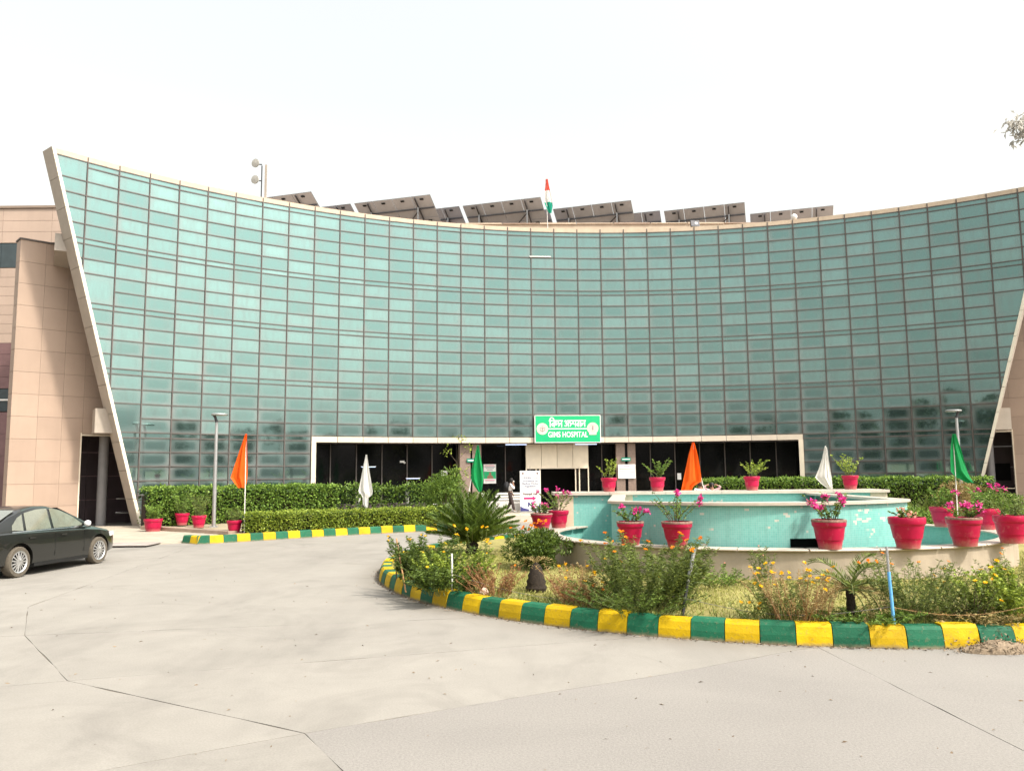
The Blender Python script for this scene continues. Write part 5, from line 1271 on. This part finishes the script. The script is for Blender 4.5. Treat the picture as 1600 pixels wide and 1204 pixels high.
# ================================================================== ROOF
def solar(label, R0, R1, L, nm, zt=19.0, tilt=R_(32)):
    """table of modules seen from behind: high edge R0 (left) to R1 (right)"""
    a, b = Vector(R0), Vector(R1); d = b - a; wdt = d.length
    t = thing('solar_array', label, 'solar panels', (a.x, a.y, 14.72), math.atan2(d.y, d.x), 'solar arrays on the roof')
    H = zt - 14.72; cs, sn = math.cos(tilt), math.sin(tilt)
    def P(x, s, o=0): return Vector((x, s * cs + o * sn, H - s * sn + o * cs))
    nr = 2; w = wdt / nm; ml = L / nr
    for i in range(nm):
        for j in range(nr):
            m = MB(); x0, x1, s0, s1 = i * w + .012, (i + 1) * w - .012, j * ml + .012, (j + 1) * ml - .012
            q = [P(x0, s0), P(x1, s0), P(x1, s1), P(x0, s1)]; q2 = [P(x0, s0, .035), P(x1, s0, .035), P(x1, s1, .035), P(x0, s1, .035)]
            m.add(q + q2, [(0, 1, 2, 3), (7, 6, 5, 4), (0, 4, 5, 1), (1, 5, 6, 2), (2, 6, 7, 3), (3, 7, 4, 0)])
            m.m = [0, 1, 2, 2, 2, 2]; obj('module', m, ['pv_back', 'pv_front', 'alu_dark'], t)
            jb = MB(); c = P((x0 + x1) / 2, s0 + .25, -.02); jb.box(c, (.22, .16, .05)); obj('junction_box', jb, 'black', t)
    for s in (L * .28, L * .78): m = MB(); m.bar(P(.05, s, -.05), P(wdt - .05, s, -.05), .07, .07); obj('purlin', m, 'alu_dark', t)
    for f in (.18, .8):
        m = MB(); m.bar(P(wdt * f, .05, -.1), P(wdt * f, L - .05, -.1), .06, .09); obj('rafter', m, 'alu_dark', t)
        for s in (L * .22, L * .85):
            p = P(wdt * f, s, -.12); m = MB(); m.bar((p.x, p.y, 0), p, .07, .07); obj('leg', m, 'steel', t)
    p, q = P(wdt * .8, L * .28, -.12), P(wdt * .45, L * .8, -.12); m = MB(); m.bar(p, q, .05); obj('brace', m, 'alu_dark', t)
    return t
solar('solar array at the left end of the roof beside the antenna mast', (-17.2, 48.3), (-12.0, 46.63), 3.4, 4)
solar('large solar array second from the left on the roof', (-9.85, 48.84), (-4.9, 47.34), 3.4, 4)
solar('solar array just left of the roof flag', (-3.06, 49.52), (1.88, 47.99), 3.4, 4)
solar('solar array just right of the roof flag', (2.75, 50.32), (7.6, 48.74), 3.4, 4)
solar('solar array above the floodlight', (10.06, 50.93), (14.91, 49.31), 3.4, 4)
solar('solar array at the right end of the roof above the white globe', (15.94, 51.71), (20.88, 50.1), 3.4, 4)
for lb, r1 in (('small rear solar array between the first two front arrays', (-10.5, 50.9)), ('small rear solar array left of the flag array', (-3.4, 51.6)), ('small rear solar array showing under the roof flag', (2.62, 52.4)), ('small rear solar array before the floodlight array', (10.2, 52.9))):
    solar(lb, (r1[0] - 4.9, r1[1] + 1.5), r1, 3.4, 4, zt=19.7)
# antenna mast with two dishes
p = pol(6.05, RAD + .25); t = thing('antenna_mast', 'white box mast with two round dishes on the left roof edge', 'antenna', (p.x, p.y, 14.72))
m = MB(); m.box((.12, 0, .98), (.09, .08, 1.96)); obj('box_mast', m, 'frame_alu', t)
m = MB(); m.tube([(-.06, -.05, 0), (-.06, -.05, 1.9)], .03, 8); obj('pipe', m, 'dark_metal', t)
for zz in (2.0, 1.2):
    m = MB(); m.lathe([(.001, .0), (.16, .01), (.20, .05), (.205, .11), (.001, .13)], 24); o = obj('dish', m, 'dish', t, smooth=True, sharp=40); o.location = (-.30, -.1, zz - .02); o.rotation_euler = (R_(90), 0, R_(-20))
    m = MB(); m.bar((-.06, -.05, zz - .04), (-.28, -.02, zz - .02), .04); obj('dish_arm', m, 'dark_metal', t)
p = pol(24.05, RAD + .1); t = thing('floodlight', 'dark square floodlight clamped on the roof edge', 'floodlight', (p.x, p.y, 15.0), .1)
m = MB(); m.box((0, 0, .18), (.46, .14, .36), 0, Matrix.Rotation(-.3, 3, 'X')); obj('housing', m, 'dark_metal', t); m = MB(); m.box((.05, -.075, .19), (.15, .03, .14), 0, Matrix.Rotation(-.3, 3, 'X')); obj('lens', m, 'lamp_white', t); m = MB(); m.bar((0, .02, 0), (0, .02, .1), .3, .03); obj('bracket', m, 'dark_metal', t)
p = pol(28.08, RAD + .12); t = thing('globe_lamp', 'white globe lamp on the right roof edge', 'lamp', (p.x, p.y, 15.0)); m = MB(); m.lathe([(.16 * math.sin(math.pi * k / 10) + .001, .17 - .16 * math.cos(math.pi * k / 10)) for k in range(11)], 18); obj('globe', m, 'white', t, smooth=True); m = MB(); m.lathe([(.07, 0), (.07, .04), (.001, .04)], 14); obj('socket', m, 'steel', t)

# ================================================================== CAR
car = thing('parked_car', 'black sedan seen from its right rear at the left edge', 'car', (-11.24, 17.22, 0), R_(82.2))
ST = [(-1.06, .60, .42, .74, .80), (-1.0, .74, .34, .84, .94), (-.85, .82, .28, .91, 1.03), (-.5, .855, .24, .945, 1.06), (0, .865, .21, .945, 1.05), (.6, .87, .2, .93, 1.02), (1.5, .87, .2, .91, 1.0), (2.2, .868, .2, .885, .985), (2.6, .86, .2, .85, .945), (3.0, .83, .22, .79, .865), (3.28, .75, .26, .70, .76), (3.44, .62, .32, .60, .65), (3.5, .48, .38, .54, .57)]
vs, fs = [], []
for (x, hw, zb, bl, tp) in ST:
    half = [(hw * .88, zb), (hw * .97, zb + .05), (hw * 1.0, zb + (bl - zb) * .4), (hw * .99, zb + (bl - zb) * .72), (hw * .965, bl - .035), (hw * .90, bl), (hw * .55, tp - .012), (0, tp)]
    ring_ = [(0, zb)] + half + [(-y, zz) for y, zz in half[:-1][::-1]]
    vs += [(x, y, zz) for y, zz in ring_]
q = len(ring_)
for k in range(len(ST) - 1):
    for s in range(q): fs.append((k * q + s, k * q + (s + 1) % q, (k + 1) * q + (s + 1) % q, (k + 1) * q + s))
fs += [tuple(range(q))[::-1], tuple(range((len(ST) - 1) * q, len(ST) * q))]
m = MB(); m.add(vs, fs); bme = m.mesh('body')
tmp = bpy.data.objects.new('tmp', bme); COL.objects.link(tmp); cut = []
for x in (0, 2.6):
    for s in (-1, 1):
        cm = MB(); cm.tube([(x, s * .62, .33), (x, s * 1.2, .33)], .385, 28); co = bpy.data.objects.new('cut', cm.mesh('cut')); COL.objects.link(co); cut.append(co)
        mo = tmp.modifiers.new('b', 'BOOLEAN'); mo.object = co; mo.operation = 'DIFFERENCE'; mo.solver = 'EXACT'
bpy.context.view_layer.update()
res = bpy.data.meshes.new_from_object(tmp.evaluated_get(bpy.context.evaluated_depsgraph_get()))
for o in [tmp] + cut: COL.objects.unlink(o); bpy.data.objects.remove(o)
res.materials.clear(); body = mkobj('body', res, 'paint_car', car, True); res.set_sharp_from_angle(angle=R_(38))
RF = [(-.72, 1.03), (-.45, 1.13), (-.1, 1.275), (.3, 1.395), (.7, 1.45), (1.1, 1.45), (1.45, 1.385), (1.8, 1.245), (2.1, 1.09), (2.32, .975)]
def roof_z(x):
    for k in range(len(RF) - 1):
        if RF[k][0] <= x <= RF[k + 1][0]: s = (x - RF[k][0]) / (RF[k + 1][0] - RF[k][0]); return RF[k][1] * (1 - s) + RF[k + 1][1] * s
    return .98
def side_y(x, zz): zr = max(roof_z(x), .96); return .80 - .235 * min(1, max(0, (zz - .90) / .55))
vs, fs = [], []
for x, zr in RF:
    sec = []
    for f in (0, .25, .5, .75, .93): zz = .89 + (zr - .89) * f; sec.append((side_y(x, zz) - (.02 if f > .9 else 0), zz))
    sec += [(side_y(x, zr) * .82, zr - .006), (0, zr + .012)]
    ring_ = sec + [(-y, zz) for y, zz in sec[:-1][::-1]]; vs += [(x, y, zz) for y, zz in ring_]
q = len(ring_)
for k in range(len(RF) - 1):
    for s in range(q - 1): fs.append((k * q + s, k * q + s + 1, (k + 1) * q + s + 1, (k + 1) * q + s))
m = MB(); m.add(vs, fs); cab = obj('cabin', m, 'paint_car', car, smooth=True, sharp=40)
def win(name, poly, s, m_='carglass', off=.006):
    vs = [(x, s * (side_y(x, zz) + off), zz) for x, zz in poly]; mb = MB(); n = len(poly); c = (sum(p[0] for p in vs) / n, sum(p[1] for p in vs) / n, sum(p[2] for p in vs) / n)
    f = [(i, (i + 1) % n, n) for i in range(n)]; mb.add(vs + [c], [t_ if s > 0 else t_[::-1] for t_ in f]); return obj(name, mb, m_, car)
for s in (-1, 1):
    win('window', [(1.08, .955), (2.10, .955), (1.78, 1.18), (1.45, 1.325), (1.2, 1.385), (1.12, 1.385)], s)
    win('window', [(.24, .955), (1.0, .955), (1.04, 1.39), (.72, 1.385), (.32, 1.325)], s)
    win('quarter_window', [(-.16, .985), (.16, .958), (.25, 1.30), (.08, 1.23), (-.12, 1.08)], s)
    win('belt_trim', [(-.18, .935), (2.15, .925), (2.15, .94), (-.18, .955)], s, 'chrome', .02)
    for x in (1.04, 2.02):      # door gaps
        mb = MB(); mb.bar((x, s * .8695, .36), (x, s * .862, .86), .007, .006); obj('door_gap', mb, 'rubber', car)
    for x in (.32, 1.3): mb = MB(); mb.box((x, s * .872, .80), (.17, .03, .03)); obj('door_handle', mb, 'paint_car', car)
    mb = MB(); mb.lathe([(.001, -.1), (.06, -.07), (.085, 0), (.06, .07), (.001, .09)], 14); o = obj('mirror', mb, 'lamp_white', car, smooth=True); o.location = (2.02, s * .93, 1.0); o.rotation_euler = (R_(90), 0, 0); o.scale = (.65, .85, .9)
    mb = MB(); mb.bar((2.02, s * .8, .965), (2.02, s * .9, .98), .05); obj('mirror_arm', mb, 'rubber', car)
    mb = MB(); mb.box((3.2, s * .70, .68), (.34, .12, .1), s * -.42); obj('headlight', mb, 'lamp_white', car)
    mb = MB(); mb.box((-1.0, s * .68, .80), (.12, .26, .14), s * .35); obj('tail_light', mb, 'amber', car)
    mb = MB(); mb.box((1.3, s * .83, .22), (1.75, .06, .07)); obj('sill', mb, 'rubber', car)
def glass_quad(name, a, b, w0, w1):
    mb = MB(); (x0, z0), (x1, z1) = a, b; d = Vector((x1 - x0, z1 - z0)).normalized(); n = Vector((-d.y, d.x)) * .014
    if n.y < 0: n = -n
    mb.add([(x0 + n.x, -w0, z0 + n.y), (x0 + n.x, w0, z0 + n.y), (x1 + n.x, w1, z1 + n.y), (x1 + n.x, -w1, z1 + n.y)], [(0, 1, 2, 3)]); obj(name, mb, 'carglass', car)
glass_quad('windscreen', (2.26, 1.01), (1.5, 1.38), .70, .50); glass_quad('rear_window', (-.66, 1.06), (.2, 1.375), .68, .50)
def wheel(x, s):
    w = bpy.data.objects.new('wheel', None); link(w, car); w.location = (x, s * .76, .32); w.rotation_euler = (0, 0, 0 if s < 0 else math.pi)
    m = MB(); m.T = Matrix.Rotation(R_(90), 4, 'X'); m.lathe([(.215, -.09), (.30, -.10), (.32, -.07), (.32, .07), (.30, .10), (.225, .098), (.215, .08)], 32); obj('tyre', m, 'tyre', w, smooth=True, sharp=40)
    m = MB(); m.T = Matrix.Rotation(R_(90), 4, 'X'); m.lathe([(.205, .06), (.228, .10), (.222, .102), (.20, .085), (.205, -.08)], 32); obj('rim', m, 'rim', w, smooth=True, sharp=40)
    m = MB(); m.T = Matrix.Rotation(R_(90), 4, 'X'); m.lathe([(.001, .0), (.2, .0)], 24); obj('brake_shield', m, 'black', w)
    for k in range(15):
        a = 2 * math.pi * k / 15; m = MB(); m.bar((math.cos(a) * .03, -.092, math.sin(a) * .03), (math.cos(a) * .21, -.078, math.sin(a) * .21), .02, .028); obj('spoke', m, 'rim', w)
    m = MB(); m.T = Matrix.Rotation(R_(90), 4, 'X'); m.lathe([(.045, .07), (.04, .102), (.001, .106)], 16); obj('hub_cap', m, 'rim', w)
    return w
# a wheel is lathed about Y with its face towards -Y
for x in (0, 2.6):
    for s in (-1, 1): wheel(x, s)

# ================================================================== PEOPLE
def person(label, loc, rz, J, shirt, trousers, hair, shoes='shoe', scale=1.0, cat='person'):
    t = thing('person', label, cat, loc, rz); t.scale = (scale,) * 3
    V = [J['pel'], J['wst'], J['chs'], J['nck'], J['hd0'], J['hd1']]; E = [(0, 1), (1, 2), (2, 3), (3, 4), (4, 5)]; Rr = [.13, .12, .135, .055, .082, .07]
    def chain(root, pts, rs):
        prev = root
        for p, r in zip(pts, rs): V.append(p); Rr.append(r); E.append((prev, len(V) - 1)); prev = len(V) - 1
    for s in ('l', 'r'):
        chain(2, [J['sh' + s], J['el' + s], J['wr' + s], J['ha' + s]], [.055, .042, .03, .036])
        h = len(V) - 1; hv = Vector(J['ha' + s]); dv = (hv - Vector(J['wr' + s])).normalized(); sd = dv.orthogonal().normalized()
        for f in (-1.5, -.5, .5, 1.5): chain(h, [tuple(hv + dv * .04 + sd * f * .018), tuple(hv + dv * .085 + sd * f * .02)], [.011, .008])
        chain(h, [tuple(hv + sd * .045 + dv * .02)], [.011])
        chain(0, [J['hp' + s], J['kn' + s], J['an' + s], J['to' + s]], [.09, .062, .042, .036])
    mkobj('body', skin_mesh(V, E, Rr), 'skin', t, True)
    sv = [J['pel'], J['wst'], J['chs'], tuple(Vector(J['chs']).lerp(Vector(J['nck']), .65))]; se = [(0, 1), (1, 2), (2, 3)]; sr = [.15, .142, .158, .075]
    for s in ('l', 'r'):
        b = len(sv); e2 = tuple(Vector(J['el' + s]).lerp(Vector(J['wr' + s]), .55)); sv += [J['sh' + s], J['el' + s], e2]; sr += [.075, .06, .05]; se += [(2, b), (b, b + 1), (b + 1, b + 2)]
    mkobj('shirt', skin_mesh(sv, se, sr), shirt, t, True)
    tv = [J['wst'], J['pel']]; te = [(0, 1)]; tr = [.13, .155]
    for s in ('l', 'r'):
        b = len(tv); tv += [J['hp' + s], J['kn' + s], J['an' + s]]; tr += [.108, .082, .068]; te += [(1, b), (b, b + 1), (b + 1, b + 2)]
    mkobj('trousers', skin_mesh(tv, te, tr, root=1), trousers, t, True)
    for s in ('l', 'r'):
        a, b = Vector(J['an' + s]), Vector(J['to' + s]); mb = MB(); mb.tube([a + (a - b) * .35 + Vector((0, 0, -.05)), a + Vector((0, 0, -.04)), b + Vector((0, 0, -.01)), b + (b - a) * .35], [.035, .05, .045, .03], 10); obj('shoe', mb, shoes, t, smooth=True)
    h0, h1 = Vector(J['hd0']), Vector(J['hd1']); c = h0.lerp(h1, .62); up = (h1 - h0).normalized(); fw = Vector(J['face'])
    mb = MB(); mb.lathe([(.001, .125), (.05, .12), (.085, .085), (.103, .03), (.105, -.02), (.095, -.06)], 18); o = obj('hair', mb, hair, t, smooth=True); o.location = c - fw * .022; o.rotation_euler = up.to_track_quat('Z', 'Y').to_euler()
    fz = h0.lerp(h1, .35)
    mb = MB()
    for s in (-1, 1): sd = fw.cross(up) * s; p = fz + up * .04 + fw * .085 + sd * .032; mb.tube([p - fw * .01, p + fw * .008], [.012, .006], 6)
    obj('eyes', mb, 'hair', t); mb = MB(); mb.tube([fz + up * .045 + fw * .085, fz + up * .0 + fw * .11, fz - up * .01 + fw * .085], [.008, .016, .012], 6); obj('nose', mb, 'skin', t)
    mb = MB(); sd = fw.cross(up); mb.tube([fz - up * .04 + fw * .083 - sd * .024, fz - up * .042 + fw * .09, fz - up * .04 + fw * .083 + sd * .024], [.004, .008, .004], 6); obj('mouth', mb, 'crimson' if False else 'pinkshirt', t)
    mb = MB()
    for s in (-1, 1): p = fz + sd * s * .088 + up * .015; mb.tube([p + up * .025, p, p - up * .022], [.012, .018, .010], 6)
    obj('ears', mb, 'skin', t)
    return t
J = dict(pel=(0, 0, .93), wst=(.01, 0, 1.06), chs=(.03, 0, 1.28), nck=(.05, 0, 1.44), hd0=(.08, 0, 1.51), hd1=(.09, 0, 1.62), face=(1, 0, -.1),
         shr=(.03, -.18, 1.37), elr=(.20, -.24, 1.16), wrr=(.18, -.15, 1.40), har=(.14, -.11, 1.48), shl=(.03, .18, 1.37), ell=(.0, .22, 1.10), wrl=(.12, .2, .92), hal=(.15, .19, .86),
         hpr=(0, -.09, .88), knr=(.10, -.09, .50), anr=(.20, -.09, .10), tor=(.32, -.09, .03), hpl=(0, .09, .88), knl=(.02, .09, .48), anl=(-.18, .09, .13), tol=(-.08, .09, .03))
pr = person('person in a white shirt and dark trousers walking past with a phone at the ear', (-.15, 40.5, .105), 0, J, 'shirt', 'trouser', 'hair')
mb = MB(); mb.tube([(.165, -.05, 1.535), (.185, 0, 1.53), (.165, .05, 1.535)], [.035, .042, .035], 8); obj('face_mask', mb, 'white', pr, smooth=True)
t = thing('backpack', 'black backpack on the back of the walking person', 'backpack', (-.33, 40.5, 1.12))
bm = bmesh.new(); bmesh.ops.create_cube(bm, size=1); bmesh.ops.bevel(bm, geom=bm.edges[:], offset=.16, segments=3, affect='EDGES')
for v in bm.verts: v.co = Vector((v.co.x * .24 * (1.15 - .3 * v.co.z), v.co.y * .34, v.co.z * .5 + .25))
me = bpy.data.meshes.new('pack'); bm.to_mesh(me); bm.free(); mkobj('pack', me, 'blackcloth', t, True)
for s in (-1, 1): m = MB(); m.tube([(.1, s * .12, .02), (.28, s * .15, .05), (.36, s * .14, .22), (.22, s * .12, .42), (.08, s * .1, .42)], .018, 6); obj('strap', m, 'blackcloth', t)
t = thing('phone', 'dark phone held to the ear of the walking person', 'phone', (-.06, 40.37, 1.60)); m = MB(); m.box((0, 0, 0), (.075, .012, .15), 0, Matrix.Rotation(.35, 3, 'Y')); obj('case', m, 'black', t)
J2 = dict(J); J2.update(hd0=(.02, 0, 1.50), hd1=(.02, 0, 1.61), nck=(.01, 0, 1.43), chs=(0, 0, 1.27), wst=(0, 0, 1.06), elr=(.02, -.24, 1.1), wrr=(.1, -.22, .9), har=(.12, -.2, .84), knr=(.02, -.09, .5), anr=(0, -.09, .08), tor=(.13, -.09, .03), knl=(.02, .09, .5), anl=(0, .09, .08), tol=(.13, .09, .03))
person('person in white with brown hair standing behind the fountain wall', (6.97, 30.0, .045), R_(100), J2, 'shirt', 'trouser', 'hair_brown', scale=.98)
J3 = dict(J2); J3.update(elr=(.05, -.34, 1.50), wrr=(.02, -.16, 1.60), har=(-.02, -.10, 1.58), ell=(.05, .34, 1.50), wrl=(.02, .16, 1.60), hal=(-.02, .10, 1.58), face=(1, 0, 0))
person('person in a mauve shirt with hands raised to the head behind the fountain wall', (7.42, 30.1, .045), R_(-90), J3, 'pinkshirt', 'trouser', 'hair', scale=.95)

# ================================================================== TREES (behind the camera, mirrored in the glass, and one at the right)
def crown_mesh(name, w, h, n, L, k=34):
    cl = rng.normal(size=(k, 3)); cl /= np.linalg.norm(cl, axis=1, keepdims=True); cl *= rng.uniform(.3, 1, (k, 1)) ** .5
    C = cl * [w / 2, w / 2, h / 2] * .85; j = rng.integers(0, k, n); d = rng.normal(size=(n, 3)); d /= np.linalg.norm(d, axis=1, keepdims=True)
    P = C[j] + d * rng.uniform(.4, 1, (n, 1)) * [w * .16, w * .16, h * .14]; V, F = leaf_arrays(P, d + rand_dirs(n, .2), rng.uniform(.6, 1.3, n) * L, L * .6); return npmesh(name, V, F), C
def tree(label, loc, h, cm, C, ch, m='leaf_tree', group=None, rz=0, s=1.0):
    t = thing('tree', label, 'tree', loc, rz, group); zc = h - ch / 2
    tr = MB(); tr.tube([(0, 0, -.2), (.1, .05, zc * .5), (0, 0, zc)], [.26, .2, .1], 8); o = obj('trunk', tr, 'bark', t)
    b = MB()
    for q in range(0, len(C), 3): c = Vector(C[q]) + Vector((0, 0, zc)); b.tube([(0, 0, zc * .6), tuple(c * .5 + Vector((0, 0, zc * .4))), tuple(c)], [.09, .06, .03], 5)
    obj('limbs', b, 'bark', t); o = mkobj('crown', cm, m, t); o.location = (0, 0, zc); return t
protos = []
for k, (w, hh) in enumerate(((7, 6), (5.5, 5), (8, 5.5), (6, 7))):
    cm, C = crown_mesh('crown', w, hh, 2600, .42); protos.append((cm, C, hh, None))
spots = []
for k in range(20):
    an = R_(-172 + k * 8.4) + random.gauss(0, .03); rr = random.uniform(50, 60); spots.append((rr * math.cos(an) * 1.15, rr * math.sin(an), random.uniform(7.5, 10.5), k % 4))
spots += [(-17, -24, 12.5, 0), (-23, -19, 13, 3), (-29, -14, 12, 2), (-11, -30, 11, 1), (-36, -8, 11, 0), (58, 6, 9, 1), (56, 16, 10, 2), (60, 26, 9, 3)]
srcs = {}
for (x, y, h, k) in spots:
    cm, C, ch, _ = protos[k]
    if k not in srcs: srcs[k] = tree('tree across the forecourt that shows only as a dark shape mirrored in the glass', (x, y, 0), 9.0, cm, C, ch, group='trees mirrored in the glass'); srcs[k].scale = (1, 1, h / 9.0)
    else: c = copy_tree(srcs[k]); c.location = (x, y, 0); c.rotation_euler = (0, 0, random.uniform(0, 6)); f = h / 9.0; c.scale = (f, f, f)
t = thing('tree', 'tree at the right edge with one leafy twig coloured pale as if in glare reaching into the sky', 'tree', (20.8, 26.0, 0))
tr = MB(); tr.tube([(0, 0, -.2), (.2, .1, 5), (0, 0, 10), (-.3, -.1, 13.5)], [.3, .24, .16, .05], 10); obj('trunk', tr, 'bark', t, smooth=True)
b = MB(); b.tube([(0, 0, 10.5), (-1.6, -.4, 12.2), (-3.2, -.9, 12.95), (-4.3, -1.0, 13.15)], [.09, .06, .035, .012], 6); b.tube([(0, 0, 10), (1.8, .3, 12)], [.09, .03], 6); b.tube([(0, 0, 9.5), (1, -1, 11.5)], [.09, .03], 6); obj('limbs', b, 'bark', t)
n = 520; d = rng.normal(size=(n, 3)); d /= np.linalg.norm(d, axis=1, keepdims=True); C = np.array([(1.8, .3, 12), (1, -1, 11.5), (.5, .6, 12.6), (1.2, .2, 10.8), (-.2, 0, 13.2)])
P = C[rng.integers(0, 5, n)] + d * rng.uniform(.2, 1, (n, 1)) * .95; P2 = np.concatenate([np.array(c) + rng.normal(size=(m_, 3)) * s_ for c, m_, s_ in (((-4.3, -1, 13.25), 60, .14), ((-4.15, -1, 12.85), 60, .14), ((-3.9, -1, 13.35), 50, .16), ((-3.5, -.9, 13.0), 60, .2))])
leaf_obj('crown', P, d, .34, .12, 'leaf_tree', t); leaf_obj('twig_leaves', P2, rand_dirs(len(P2), -.5) + [-.3, 0, 0], .26, .085, 'leaf_glare', t)
